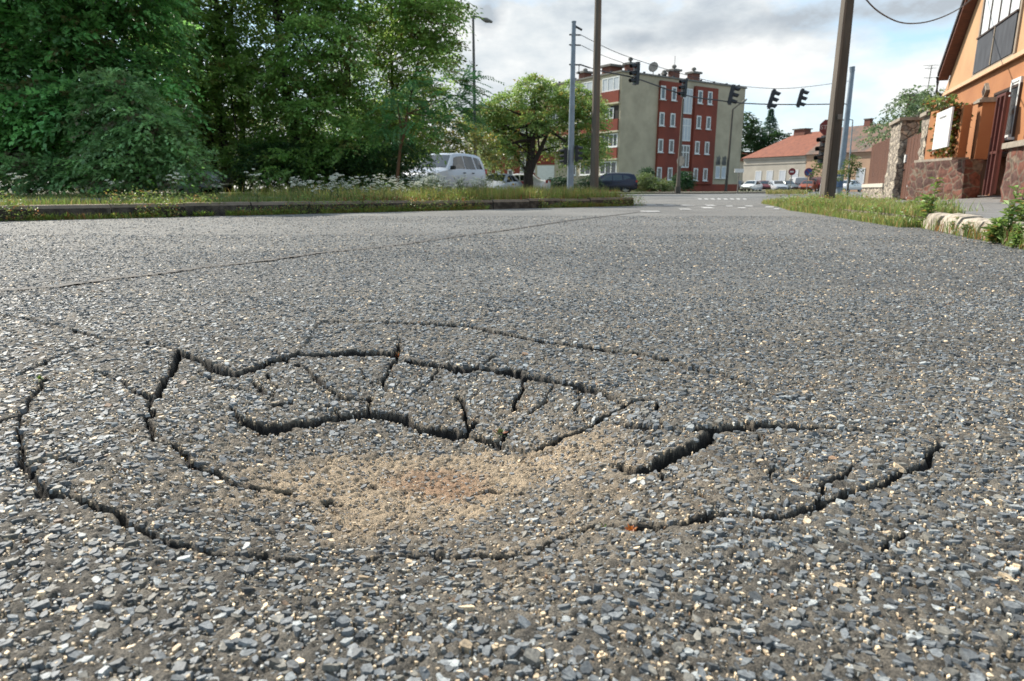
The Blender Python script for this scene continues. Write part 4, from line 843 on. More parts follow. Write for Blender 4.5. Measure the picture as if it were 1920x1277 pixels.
for px in (1342, 1353):
    s_ = sx(px+2, FRr); window(FRr, s_-.40, s_+.40, 1.55, 2.9, .004, ap, frame=.1, glass=CURT)
    mb = MB(); c = FRr.P(s_, 3.55, .006)
    pl_ = [FRr.P(s_+x, z, .006) for x, z in ((-.35, 3.02), (.35, 3.02), (.42, 3.3), (.3, 3.55), (.42, 3.8), (.15, 4.1), (-.1, 3.9), (-.35, 4.0), (-.3, 3.6), (-.45, 3.3))]
    mb.prism(pl_, FRr.n*.004); mb.build('soot_stain', SOOT, ap)
# loggia facade: bays of windows and red parapets
bay = (sx(1124, FLl)-sx(1156, FLl)); b0 = sx(1156, FLl); nb = int((LLf-.3)/(bay+.55))
for k in range(nb):
    a = b0+k*(bay+.6); b = min(a+bay, LLf-.2)
    for fl in range(4):
        base_ = .75+FP*fl
        if fl: MB().fr(FLl, a, b, base_-.05, base_+1.05, .0035, .14).build('parapet', RED, ap)
        MB().fr(FLl, a-.1, b+.1, base_-.22, base_-.055, .004, .22).build('floor_slab', SLAB, ap)
        z0 = base_+1.07
        if fl == 2 and k == 0:
            MB().fr(FLl, a+.02, b-.02, z0, z0+1.3, .004, .03).build('loggia_opening', DARKT, ap)
            window(FLl, a+.7, a+1.9, z0+.05, z0+1.1, .034, ap, frame=.1, mull=2, sill=False)
        else: window(FLl, a+.03, b-.03, z0, z0+1.32, .004, ap, frame=.11, mull=(3, 4, 5)[fl % 3], sill=(fl != 3), glass=CURT if fl == 3 else GLASS, fm=WFRAME)
def chimney(px, pyt, depth, w, parent, pot=True, m=BRK, Fm=FRr, HTz=None):
    s_ = Fm.inv(px, 150, -depth)[0]; zt = Fm.inv(px, pyt, -depth)[1]; zb = (HTz or HT)+.16; c = Fm.P(s_, 0, -depth)
    body_t = zb+(zt-zb)*(.62 if pot else .95); ang = math.atan2(Fm.u.y, Fm.u.x)
    mb = MB(); mb.box((c.x, c.y, (zb+body_t)/2), (w, w*.8, body_t-zb), ang); ch = mb.build('chimney', m, parent)
    mc = MB(); mc.box((c.x, c.y, body_t+.10), (w*1.35, w*1.15, .2), ang)
    if pot: mc.tube([(c.x, c.y, body_t+.2), (c.x, c.y, zt-.3)], .13, 8); mc.tube([(c.x, c.y, zt-.3), (c.x, c.y, zt-.12), (c.x, c.y, zt)], [.26, .26, .1], 8)
    mc.build('chimney_cap', CONC, ch)
chimney(1181, 107, 3, .95, roof); chimney(1263, 121, 2.5, 1.0, roof); chimney(1300, 126, 2.5, 1.1, roof); chimney(1245, 131, 3, .4, roof, True, DK); chimney(1097, 128, 8, 1.1, roof)
chimney(1147, 126, 5, 1.7, roof, False)
s_ = FRr.inv(1225, 130, -1)[0]; c = FRr.P(s_, HT+.16, -1); dm = MB(); dm.tube([c, c+Vector((0, 0, .8))], .04, 6); cc = c+Vector((0, 0, .95))
dm.disc(cc, (-.5, -.8, .25), .52, .06, 16); dm.build('satellite_dish', CONC, roof)
ant = MB(); a0 = FRr.P(FRr.inv(1262, 110, -2.5)[0]+.3, HT, -2.5); ant.tube([a0, a0+Vector((0, 0, 2.9))], .025, 5); ant.build('antenna', DK, roof)
# second block behind the yellow tree
Y2 = 92.; F2 = Frame((X_(922, Y2), Y2, 0), (.93, -.367, 0), (-.367, -.93, 0)); ap2 = empty('apartment_block', F2.O, 'red apartment wing with beige side, mostly hidden behind the round yellowish tree', 'building')
L2 = 9.5
MB().prism([F2.P(-4, 0, 0), F2.P(0, 0, 0), F2.P(0, 0, -10), F2.P(-4, 0, -10)], (0, 0, 10.8)).build('wall', BEIGE, ap2)
MB().prism([F2.P(.003, 0, -.1), F2.P(L2, 0, -.1), F2.P(L2, 0, -10), F2.P(.003, 0, -10)], (0, 0, 10.6)).build('wall', RED, ap2)
for s_ in (.9, 2.7):
    for z in (.9, 3.9, 6.9): window(F2, s_-.4, s_+.4, z+.4, z+2., -.098, ap2, frame=.14, glass=CURT if (s_ < 1 and z < 1) else GLASS)
window(F2, 4.1, 6.2, 2.5, 5.2, -.098, ap2, frame=.14, mull=3, trans=.7); window(F2, 4.1, 6.2, 5.8, 8.3, -.098, ap2, frame=.14, mull=3, trans=.7)
window(F2, 4.0, 6.4, .3, 1.6, -.098, ap2, frame=.14, mull=4, sill=False)
c = F2.P(3.2, 10.6, -3); MB().tube([c, c+Vector((0, 0, 2.6))], .06, 6).build('antenna', DK, ap2)
# annex of first block behind tree (beige with white shutters)
Y3 = 76.; F3 = Frame((X_(1003, Y3), Y3, 0), (.99, -.14, 0), (-.14, -.99, 0)); sh = empty('corner_shop', F3.O, 'low beige and red ground floor wing with a white shutter, behind the yellowish tree trunk', 'building')
MB().prism([F3.P(0, 0), F3.P(4.0, 0), F3.P(4.0, 0, -3), F3.P(0, 0, -3)], (0, 0, 4.2)).build('wall', BEIGE, sh)
MB().fr(F3, .2, 2.2, 0, .95, .004, .06).build('parapet', RED, sh); MB().fr(F3, .2, 2.2, 3.0, 4.1, .004, .06).build('parapet', RED, sh)
MB().fr(F3, .25, 2.15, .96, 2.9, .004, .05).build('shutter', WFRAME, sh); MB().fr(F3, 1.4, 2.0, 1.1, 1.45, .054, .06).build('opening', DARKT, sh)

# --- far tiled houses
def tiles(name, c1, c2, sc=2.):
    return mat(name, c1, .9, col2=c2, scale=sc, bump=.5, bscale=9, detail=8)
TILE = tiles('red_roof_tiles', (.25, .090, .052), (.17, .06, .038)); OLDT = tiles('old_roof_tiles', (.21, .115, .08), (.085, .075, .065), .9)
CREAM = stained('cream_render', (.42, .385, .325), (.35, .32, .27)); PEACH = stained('peach_render', (.46, .30, .20), (.38, .25, .17))
A = Vector((X_(1386, 110), 110, 0)); B = Vector((X_(1672, 87), 87, 0)); uu = (B-A).normalized(); FH = Frame(A, uu, (uu.y, -uu.x, 0))
LH = (B-A).length; sm = sx(1508, FH)
def gable_house(name, label, s0, s1, eave, ridge, depth, wallm, roofm, hip0=0, hip1=0):
    t = empty(name, FH.P((s0+s1)/2, 0), label, 'house'); P = FH.P
    MB().prism([P(s0, 0), P(s1, 0), P(s1, 0, -depth), P(s0, 0, -depth)], (0, 0, eave)).build('wall', wallm, t)
    r = MB(); a, b, c, d = P(s0-(.3 if hip0 else .0), eave+.002, .4), P(s1, eave+.002, .4), P(s1, eave+.002, -depth-.4), P(s0-(.3 if hip0 else 0), eave+.002, -depth-.4)
    e, f = P(s0+hip0, ridge, -depth/2), P(s1-hip1, ridge, -depth/2); r.add([a, b, c, d, e, f], [(0, 1, 5, 4), (2, 3, 4, 5), (3, 0, 4), (1, 2, 5), (3, 2, 1, 0)])
    ro = r.build('roof', roofm, t); return t, ro
def eave_z(px, py): return FH.inv(px, py, .4)[1]
ez = eave_z(1450, 294); rz = ez+3.7
h1, r1_ = gable_house('terraced_house', 'long grey-cream single storey house with a clean red tiled hipped roof', sx(1392, FH), sm-.003, ez, rz, 11, CREAM, TILE, hip0=5.2)
MB().fr(FH, sx(1392, FH), sm-.05, ez-1.05, ez-.85, .003, .08).build('cornice', CREAM, h1); MB().fr(FH, sx(1392, FH), sm-.05, ez-.35, ez-.05, .003, .16).build('cornice', CREAM, h1)
for px in (1421, 1442, 1466, 1489):
    s_ = sx(px, FH); window(FH, s_-.62, s_+.62, 1.0, 3.1, .004, h1, frame=.10, glass=CURT)
def chim2(Fm, px, pyt, w, zb, par, depth=5.5, ztop=None):
    s_ = Fm.inv(px, 250, -depth)[0]; zt = ztop if ztop else Fm.inv(px, pyt, -depth)[1]; c = Fm.P(s_, 0, -depth); mb = MB(); an = math.atan2(Fm.u.y, Fm.u.x)
    mb.box((c.x, c.y, (zb+zt)/2), (w, w*.7, zt-zb), an); ch = mb.build('chimney', BRK, par); MB().box((c.x, c.y, zt+.08), (w*1.2, w*.9, .14), an).build('chimney_cap', CONC, ch)
chim2(FH, 1504, 251, 2.0, rz-1.2, r1_, ztop=rz+.45)
h2, r2_ = gable_house('terraced_house', 'peach single storey house with an older mottled tile roof, right of the cream one', sm, LH, ez+.05, rz+.3, 11, PEACH, OLDT)
chim2(FH, 1626, 236, .9, rz-.8, r2_, ztop=rz+1.0)
MB().fr(FH, sx(1517, FH), sx(1524, FH), .1, 3.2, .004, .05).build('door', DARKT, h2)
MB().fr(FH, sm+.05, LH, ez-.3, ez+.0, .003, .12).build('cornice', PEACH, h2)
for px in (1612, 1640): s_ = sx(px, FH); window(FH, s_-.62, s_+.62, 1.0, 3.1, .004, h2, frame=.10, glass=CURT)
FH0 = FH
FH = Frame((X_(1372, 122), 122, 0), (.97, -.24, 0), (-.24, -.97, 0)); h3, r3_ = gable_house('farm_house', 'low tiled house tucked between the apartment block and the long cream house', 0, 6, FH.inv(1395, 302)[1], FH.inv(1395, 283)[1], 6, CREAM, TILE)
FH = Frame((X_(1690, 46), 46, 0), (.86, -.51, 0), (-.51, -.86, 0)); L_ = X_(1742, 46)-X_(1692, 46)+2
h4, r4_ = gable_house('hip_roof_house', 'grey roofed house with chimneys and an aerial rising behind the walnut tree', 0, L_, FH.inv(1710, 220)[1], FH.inv(1710, 186, -3)[1], 6, mat('brown_render', (.2, .13, .08), .9), mat('grey_tiles', (.11, .09, .08), .9, col2=(.17, .13, .11), scale=3, bump=.4), hip0=1.2, hip1=1.2)
chim2(FH, 1702, 181, .6, 4.5, r4_, 3); chim2(FH, 1729, 182, .4, 4.5, r4_, 3)
zt = FH.inv(1738, 123, -3)[1]; sA = FH.inv(1738, 170, -3)[0]; a0 = FH.P(sA, FH.inv(1738, 190, -3)[1]-.3, -3); am = MB(); am.tube([a0, (a0.x+.1, a0.y, zt)], .03, 5)
for f_, w_ in ((1, .42), (.93, .3), (.7, .28), (.5, .30), (.3, .26)):
    z_ = a0.z+(zt-a0.z)*f_; am.tube([(a0.x-w_, a0.y+.1, z_), (a0.x+w_+.1, a0.y-.1, z_)], .016, 4); am.tube([(a0.x+.05, a0.y-.3, z_-.05), (a0.x+.05, a0.y+.3, z_-.05)], .012, 4)
am.build('antenna', CONC, h4); FH = FH0

# --- orange house on the right
sd_ = Vector((.378, 1, 0)).normalized(); sn = Vector((-sd_.y, sd_.x, 0))   # street direction, normal towards the street
FO = Frame((11.3, 13.17, 0), sd_, sn)      # house facade
ORU = stained('light_orange_render', (.50, .30, .16), (.40, .23, .12)); ORL = stained('orange_render', (.40, .18, .075), (.30, .125, .055)); BRW = mat('brown_timber', (.14, .05, .028), .7, col2=(.08, .03, .02), scale=3, stretch=(1, 1, 8)); DKR = mat('dark_roof', (.06, .05, .05), .8)
TRIM = mat('grey_trim', (.30, .24, .18), .9)
oh = empty('orange_house', FO.P(4, 0), 'orange rendered gabled house with dark roof edge and tall upstairs window', 'house')
sE = FO.inv(1775, 170)[0]; zC = FO.inv(1775, 178)[1]; sN = -7.
a_s, a_z = FO.inv(1757, 143, .45); b_s, b_z = FO.inv(1806, 0, .45); slope = (b_z-a_z)/(a_s-b_s)
mid = (sE+sN)/2; apex_z = a_z+slope*(a_s-mid)
def rz_(s): return a_z+slope*(a_s-s) if s > mid else a_z+slope*(s-(2*mid-a_s))
mb = MB(); mb.prism([FO.P(sN, 0), FO.P(sE, 0), FO.P(sE, zC), FO.P(sN, zC)], -FO.n*8); mb.build('wall', ORL, oh)
mb = MB(); mb.prism([FO.P(sN, zC+.002, .06), FO.P(sE, zC+.002, .06), FO.P(sE, rz_(sE)-.15, .06), FO.P(mid, apex_z-.15, .06), FO.P(sN, rz_(sN)-.15, .06)], -FO.n*8.06); mb.build('gable_wall', ORU, oh)
MB().fr(FO, sN, sE+.02, zC-.05, zC+.07, .065, .14).build('cornice', mat('pale_orange_trim', (.60, .40, .25), .9), oh)
rm = MB()
for sgn in (1, -1):
    e_s = a_s if sgn > 0 else 2*mid-a_s
    pr = [FO.P(e_s, a_z, .45), FO.P(mid, apex_z, .45), FO.P(mid, apex_z+.14, .45), FO.P(e_s, a_z+.14, .45)]
    rm.prism(pr, -FO.n*9)
ro = rm.build('roof', DKR, oh)
bm_ = MB()
for sgn in (1, -1):
    e_s = a_s if sgn > 0 else 2*mid-a_s
    bm_.prism([FO.P(e_s, a_z-.16, .40), FO.P(mid, apex_z-.16, .40), FO.P(mid, apex_z-.004, .40), FO.P(e_s, a_z-.004, .40)], -FO.n*.32)
bm_.build('soffit', BRW, ro)
g_ = MB(); g_.tube([FO.P(a_s, a_z-.02, .45), FO.P(a_s+.02, a_z-.2, .4), FO.P(sE+.1, a_z-.5, .3), FO.P(sE+.05, a_z-.62, .12)], .05, 8); g_.build('gutter_pipe', DK, ro)
# upstairs window in a recess
q1 = FO.inv(1829, 138, .06); q2 = FO.inv(1902, 105, .06); ws1 = q1[0]; ws0 = q2[0]; wz0 = q1[1]-.05; wz1 = wz0+2.35; rail_z = FO.inv(1836, 76, .06)[1]
MB().fr(FO, ws0-.14, ws0, wz0, wz1, .062, .11).build('window_surround', TRIM, oh); MB().fr(FO, ws1, ws1+.14, wz0, wz1, .062, .11).build('window_surround', TRIM, oh); MB().fr(FO, ws0-.14, ws1+.14, wz0-.16, wz0-.003, .062, .13).build('sill', TRIM, oh)
DKW = mat('dark_timber_frame', (.05, .025, .015), .5); PANE = mat('pale_pane', (.66, .68, .68), .5, col2=(.5, .54, .56), scale=4)  # mottled pale grey colour for the upstairs window panes
window(FO, ws0, ws1, wz0, wz1, .062, oh, frame=.07, mull=4, glass=PANE, sill=False, fm=DKW, dep=.05)
MB().fr(FO, ws0+.02, ws1-.02, wz0+.02, rail_z, .116, .14).build('balcony_panel', mat('dark_net', (.035, .037, .045), .8, col2=(.06, .065, .075), scale=5, stretch=(1, 1, .3)), oh)
MB().fr(FO, ws0-.02, ws1+.02, rail_z+.002, rail_z+.05, .112, .17).build('balcony_rail', DKW, oh)
MB().fr(FO, (ws0+ws1)/2-.03, (ws0+ws1)/2+.03, wz0+.02, rail_z, .142, .165).build('balcony_post', TRIM, oh)
# ground floor window, with hood
g0 = FO.inv(1868, 175, .0); window(FO, g0[0]-2.2, g0[0], 1.3, g0[1], .004, oh, frame=.07, mull=2, glass=GLASS, fm=DKW)
# --- boundary wall line
FB = Frame((9.9, 13.7, 0), sd_, sn)
def fb_s(px, o=0): return FB.inv(px, 372, o)[0]
def fz(s, o=0): return pave_z(FB.P(s, 0, o).y)
def stone_mat(name, c1, c2, mort, sc):
    m = bpy.data.materials.new(name); m.use_nodes = True; t = m.node_tree; b = t.nodes['Principled BSDF']; g = N(t, 'ShaderNodeNewGeometry')
    nz = N(t, 'ShaderNodeTexNoise'); nz.inputs['Scale'].default_value = 3; t.links.new(g.outputs['Position'], nz.inputs['Vector'])
    mxv = N(t, 'ShaderNodeMix', data_type='RGBA'); mxv.inputs[0].default_value = .12; t.links.new(g.outputs['Position'], mxv.inputs[6]); t.links.new(nz.outputs['Color'], mxv.inputs[7])
    mp = N(t, 'ShaderNodeMapping'); mp.inputs['Scale'].default_value = (1, 1, 1.5); t.links.new(mxv.outputs[2], mp.inputs[0])
    v = N(t, 'ShaderNodeTexVoronoi', feature='DISTANCE_TO_EDGE'); v.inputs['Scale'].default_value = sc; t.links.new(mp.outputs[0], v.inputs['Vector'])
    v2 = N(t, 'ShaderNodeTexVoronoi'); v2.inputs['Scale'].default_value = sc; t.links.new(mp.outputs[0], v2.inputs['Vector'])
    s_ = N(t, 'ShaderNodeSeparateColor'); t.links.new(v2.outputs['Color'], s_.inputs[0]); r = N(t, 'ShaderNodeValToRGB'); r.color_ramp.elements[0].color = rgb(c1); r.color_ramp.elements[1].color = rgb(c2); t.links.new(s_.outputs[0], r.inputs[0])
    r2 = N(t, 'ShaderNodeValToRGB'); r2.color_ramp.elements[0].position = .03; r2.color_ramp.elements[1].position = .075; t.links.new(v.outputs['Distance'], r2.inputs[0])
    mx = N(t, 'ShaderNodeMix', data_type='RGBA'); t.links.new(r2.outputs[0], mx.inputs[0]); mx.inputs[6].default_value = rgb(mort); t.links.new(r.outputs[0], mx.inputs[7])
    n2 = N(t, 'ShaderNodeTexNoise'); n2.inputs['Scale'].default_value = 12; n2.inputs['Detail'].default_value = 6; t.links.new(g.outputs['Position'], n2.inputs['Vector'])
    rr_ = N(t, 'ShaderNodeValToRGB'); rr_.color_ramp.elements[0].position = .3; rr_.color_ramp.elements[0].color = (.5, .5, .5, 1); rr_.color_ramp.elements[1].position = .7; rr_.color_ramp.elements[1].color = (1.4, 1.4, 1.4, 1); t.links.new(n2.outputs[0], rr_.inputs[0])
    ml = N(t, 'ShaderNodeMix', data_type='RGBA', blend_type='MULTIPLY'); ml.inputs[0].default_value = 1; t.links.new(mx.outputs[2], ml.inputs[6]); t.links.new(rr_.outputs[0], ml.inputs[7])
    t.links.new(ml.outputs[2], b.inputs['Base Color']); b.inputs['Roughness'].default_value = .9
    bp = N(t, 'ShaderNodeBump'); bp.inputs['Distance'].default_value = .04; t.links.new(v.outputs['Distance'], bp.inputs['Height']); b2 = N(t, 'ShaderNodeBump'); b2.inputs['Distance'].default_value = .02; b2.inputs['Strength'].default_value = .6; t.links.new(n2.outputs[0], b2.inputs['Height']); t.links.new(bp.outputs[0], b2.inputs['Normal']); t.links.new(b2.outputs[0], b.inputs['Normal'])
    return m
BSTONE = stone_mat('brown_rubble', (.155, .055, .034), (.065, .033, .026), (.14, .105, .075), 3.0); GSTONE = stone_mat('pale_rubble', (.42, .36, .28), (.20, .17, .14), (.10, .085, .07), 3.6)
COPE = mat('coping_concrete', (.34, .29, .23), .9, col2=(.22, .19, .155), scale=8, bump=.5)
def rough_wall(mb, Fm, s0, s1, z0, z1, o0, o1, seed, amp=.03, step=.22):
    """rubble wall with an uneven face"""
    r = random.Random(seed); ns = max(2, int(abs(s1-s0)/step)+1); nz = max(2, int((z1-z0)/step)+1); no = max(2, int(abs(o1-o0)/step)+1)
    J = {}
    def P(i, j, k):
        key = (i, j, k)
        if key not in J:
            J[key] = Fm.P(s0+(s1-s0)*i/ns, z0+(z1-z0)*j/nz, o0+(o1-o0)*k/no)+Vector((r.uniform(-amp, amp), r.uniform(-amp, amp), r.uniform(-amp, amp)*.3*(0 < j < nz)))
        return J[key]
    for i in range(ns):
        for j in range(nz):
            mb.add([P(i, j, no), P(i+1, j, no), P(i+1, j+1, no), P(i, j+1, no)], [(0, 1, 2, 3)]); mb.add([P(i, j, 0), P(i, j+1, 0), P(i+1, j+1, 0), P(i+1, j, 0)], [(0, 1, 2, 3)])
    for k in range(no):
        for j in range(nz):
            mb.add([P(0, j, k), P(0, j, k+1), P(0, j+1, k+1), P(0, j+1, k)], [(0, 1, 2, 3)]); mb.add([P(ns, j, k), P(ns, j+1, k), P(ns, j+1, k+1), P(ns, j, k+1)], [(0, 1, 2, 3)])
    for i in range(ns):
        for k in range(no): mb.add([P(i, nz, k), P(i+1, nz, k), P(i+1, nz, k+1), P(i, nz, k+1)], [(0, 1, 2, 3)])
    return mb
# near brown stone wall (right edge)
zc1 = FB.inv(1860, 276)[1]
nw = empty('stone_wall', FB.P(-2, 0), 'near brown rubble wall with a grey coping at the right edge of the picture', 'wall')
rough_wall(MB(), FB, -5, -.02, .05, zc1-.09, -.5, 0, 3).build('wall', BSTONE, nw)
MB().fr(FB, -5, .06, zc1-.088, zc1+.02, -.58, .08).build('coping', COPE, nw)
fnc = MB()
zf = FB.inv(1895, 184, -.27)[1]
for i in range(9): fnc.fr(FB, -5+i*.55, -5+i*.55+.05, zc1+.02, zf, -.30, -.24)
fnc.fr(FB, -5, -.05, zf, zf+.07, -.31, -.23); fnc.fr(FB, -5, -.05, zc1+.10, zc1+.16, -.31, -.23); MAR = mat('maroon_metal', (.10, .028, .022), .5); fnc.build('railing', MAR, nw)
MB().fr(FB, -5, -1.35, zc1+.17, zf-.02, -.36, -.315).build('orange_panel', ORL, nw)
# white lace curtained small window seen behind the railing
# driveway gate, set back
YG = 15.8; Gp = Vector((X_(1846, YG), YG, 0)); oG = (Gp-FB.O).dot(FB.n)-.25; sG0 = FB.inv(1872, 300, oG)[0]; sG1 = (Gp-FB.O).dot(FB.u)+.9
dg = empty('driveway_gate', FB.P((sG0+sG1)/2, 0, oG), 'maroon sheet metal driveway gate between the near stone wall and the orange pillar', 'gate')
GM = mat('maroon_sheet', (.20, .062, .045), .55, col2=(.15, .045, .035), scale=1.2, stretch=(1, 1, .3))
ztop = FB.inv(1862, 192, oG)[1]
MB().fr(FB, sG0, sG1, .30, ztop, oG-.05, oG).build('gate_leaf', GM, dg)
fr_ = MB()
for s_ in (sG0, sG0+(sG1-sG0)*.5, sG1-.06): fr_.fr(FB, s_, s_+.06, .26, ztop+.04, oG+.002, oG+.06)
fr_.fr(FB, sG0, sG1, 1.22, 1.28, oG+.003, oG+.05); fr_.fr(FB, sG0, sG1, ztop+.04, ztop+.10, oG-.04, oG+.06); fr_.build('gate_frame', MAR, dg)
# house window with lace curtain visible over the gate: white sash
q = FO.inv(1893, 255); window(FO, q[0]-.35, q[0]+.4, q[1]-.05, q[1]+1.45, .004, oh, frame=.08, glass=mat('lace_curtain', (.68, .66, .64), .8, col2=(.50, .48, .47), scale=30, stretch=(3, 3, .5)), fm=WFRAME)
# orange pillars + splayed panel wall on brown stone base
of = empty('garden_fence', FB.P(fb_s(1760), 0), 'orange rendered garden wall with two grey capped pillars on a brown stone base', 'fence')
sA = fb_s(1727); Apt = FB.P(sA, 0); YA = Apt.y; YB = YA*.885
Bpt = Vector((X_(1817, YB), YB, 0)); sB = (Bpt-FB.O).dot(FB.u); oB = (Bpt-FB.O).dot(FB.n)
zt1 = atY(1730, 207, YA)[2]; zt2 = atY(1818, 192, YB)[2]; zbA = atY(1730, 303, YA)[2]; zbB = atY(1815, 292, YB)[2]; zb_ = (zbA+zbB)/2
P1a, P1b = sA, sA+.42; sg1 = sB
FW = Frame((Bpt.x, Bpt.y, 0), (Apt-Bpt), (1, 1, 0)); wu = FW.u; FW.n = Vector((-wu.y, wu.x, 0)) if Vector((-wu.y, wu.x, 0)).dot(Vector((0, -1, 0))) > 0 else Vector((wu.y, -wu.x, 0)); LW = (Apt-Bpt).length
rough_wall(MB(), FW, -.48, LW-.02, .0, zb_-.07, -.45, -.03, 5, .025).build('stone_base', BSTONE, of)
rough_wall(MB(), FB, P1a-.02, P1b+.04, .0, zb_-.07, -.5, .0, 6, .02).build('stone_base', BSTONE, of)
for a, b, o_, zt in ((P1a, P1b, -.02, zt1), (sB, sB+.42, oB-.02, zt2)):
    p = MB().fr(FB, a, b, zb_-.068, zt, o_-.47, o_).build('pillar', ORL, of)
    c = MB().fr(FB, a-.09, b+.09, zt+.002, zt+.07, o_-.57, o_+.10); c.fr(FB, a-.04, b+.04, zt+.07, zt+.12, o_-.51, o_+.05); c.build('pillar_cap', COPE, p)
w0_, w1_ = .24, LW-.50
MB().fr(FW, w0_, w1_+.35, zb_-.066, zb_+.0, -.42, .02).build('coping', COPE, of)
MB().fr(FW, w0_, w1_, zb_+.002, zb_+.22, -.30, -.08).build('panel', ORL, of)
ztm = (zt1+zt2)/2
MB().fr(FW, w0_, w1_, ztm-.16, ztm-.06, -.30, -.08).build('panel', ORL, of)
MB().fr(FW, w0_, w0_+.12, zb_+.222, ztm-.162, -.30, -.08).build('panel', ORL, of)
MB().fr(FW, w1_-.55, w1_, zb_+.222, ztm-.162, -.30, -.08).build('panel', ORL, of)
dr = MB(); dr.add([FB.P(-.6, fz(-.6)+.012, .25), FB.P(sA, fz(sA)+.012, .25), FB.P(sA, .16, -.7), FB.P(sA, .30, -2.6), FB.P(-.6, .33, -2.6), FB.P(-.6, .2, -.7)], [(0, 1, 2, 5), (5, 2, 3, 4)]); tag(dr.build('driveway', PAVE), kind='structure')
# lantern-like diamond vents
def lamp(px, py, o, sz, label, Fm, parent=None):
    s_, z_ = Fm.inv(px, py, o); t = empty('wall_lantern', Fm.P(s_, z_, o), label, 'lantern'); mb = MB()
    pl = [Fm.P(s_+dx, z_+dz, o) for dx, dz in ((-sz, 0), (0, -sz), (sz, 0), (0, sz))]; mb.prism(pl, Fm.n*.10); mb.build('housing', COPE, t)
    k = .68; pl = [Fm.P(s_+dx*k, z_+dz*k, o+.102) for dx, dz in ((-sz, 0), (0, -sz), (sz, 0), (0, sz))]; MB().prism(pl, Fm.n*.012).build('lens', mat('brown_glass', (.06, .035, .025), .3), t)
lamp(1852, 170, .0, .22, 'square lantern set on its corner on the orange house wall under the cornice', FO)
# info board, facing the street, in front of the panel wall
bL = atY(1750, 285, YA*.90); bo = empty('notice_board', bL, 'white notice board with a small grey heading fixed between the two orange pillars', 'sign')
FN = Frame((bL.x, bL.y, 0), (-FB.u.x, -FB.u.y, 0), FB.n); rx_ = FN.inv(1778, 280)[0]; zb__ = FN.inv(1752, 281)[1]; zt_ = FN.inv(1760, 213)[1]
MB().fr(FN, 0, rx_, zb__, zt_, -.0, .04).build('board', mat('white_board', (.80, .80, .79), .35, col2=(.74, .75, .76), scale=2), bo)
tx = MB(); tx.fr(FN, rx_*.25, rx_*.7, zt_-.19, zt_-.14, .041, .044)
tx.build('heading', mat('grey_print', (.22, .22, .22), .6), bo); tx = MB()
for i in range(8): tx.fr(FN, rx_*.12, rx_*(.88-.04*(i % 3)), zt_-.36-i*.055, zt_-.352-i*.055, .041, .043)
tx.build('text_lines', mat('pale_print', (.55, .56, .57), .6), bo)
# creeper between pillars
n = 1300; s_ = RN.uniform(w0_+.1, w1_-.5, n); z_ = zb_+.1+RN.random(n)*(ztm-zb_-.1); o_ = RN.uniform(-.45, -.02, n)
Pp = np.array([tuple(FW.P(a, b, c)) for a, b, c in zip(s_, z_, o_)])
t = empty('creeper', FW.P(LW/2, zb_, -.3), 'green and russet creeper filling the opening between the orange pillars', 'plant')
leaf_mesh('foliage', Pp, rand_dirs(n)-np.array([0, 0, .6]), rand_dirs(n)+np.array([-.6, -.5, .5]), .13, .095, np.where((RN.random(n) < .45)[:, None], cols((.20, .08, .02), n, .5), cols((.11, .14, .03), n, .4)), parent=t)
n = 220; Pp = np.array([tuple(FW.P(a, b, c)) for a, b, c in zip(RN.uniform(w0_+.1, LW*.6, n), ztm+RN.normal(.10, .08, n), RN.uniform(-.9, -.4, n))])
t = empty('creeper', FW.P(LW/2, ztm, -.8), 'green creeper tips with orange leaves above the orange garden wall', 'plant')
leaf_mesh('foliage', Pp, rand_dirs(n)-np.array([0, 0, .4]), rand_dirs(n)+np.array([0, 0, 1.]), .13, .09, cols((.14, .20, .06), n, .4, (.30, .13, .04), .12), parent=t)
# pale stone pillars with wooden gate
sW0 = fb_s(1712); sW1 = fb_s(1676); sT0 = fb_s(1652); sT1 = sT0
def stone_pillar(s0, s1, zt, label, seed):
    t = empty('stone_pillar', FB.P((s0+s1)/2, 0, -.3), label, 'pillar'); rough_wall(MB(), FB, s0, s1, -.02, zt, -.55, .0, seed, .035, .18).build('shaft', GSTONE, t)
    MB().fr(FB, s0-.10, s1+.10, zt+.012, zt+.12, -.66, .10).build('pillar_cap', COPE, t); return t
zg = FB.inv(1672, 240)[1]
stone_pillar(P1b+.05, P1b+.05+.75, FB.inv(1716, 228)[1], 'pale rubble pillar squeezed between the orange wall and the wooden gate', 11)
sQ0 = fb_s(1673); sQ1 = sQ0+2.2; zq = FB.inv(1665, 240)[1]
stone_pillar(sQ0, sQ1, zq, 'tall pale rubble pillar with a flat cap left of the wooden gate', 12)
WOOD = mat('brown_boards', (.125, .048, .024), .75, col2=(.065, .026, .015), scale=2.2, stretch=(5, 5, .4), bump=.3)
def boards(name, label, cat, s0, s1, z0, zt0, zt1_, o, nbo, extra=None):
    t = empty(name, FB.P((s0+s1)/2, 0, o), label, cat); mb = MB(); w = (s1-s0)/nbo
    for i in range(nbo):
        f_ = (i+.5)/nbo; zt = zt0+(zt1_-zt0)*f_; mb.fr(FB, s0+w*i+.006, s0+w*(i+1)-.006, z0, zt, o-.03, o+(.004 if i % 2 else 0))
    mb.build('boards', WOOD, t); r = MB(); r.fr(FB, s0, s1, z0+.3, z0+.38, o-.06, o-.032); r.fr(FB, s0, s1, zt0-.4, zt0-.32, o-.06, o-.032); r.build('rail', WOOD, t); return t
wg = boards('wooden_gate', 'tall brown board gate between the two pale stone pillars', 'gate', P1b+.83, sQ0-.03, .06, FB.inv(1700, 252)[1], FB.inv(1683, 262)[1], -.25, 14)
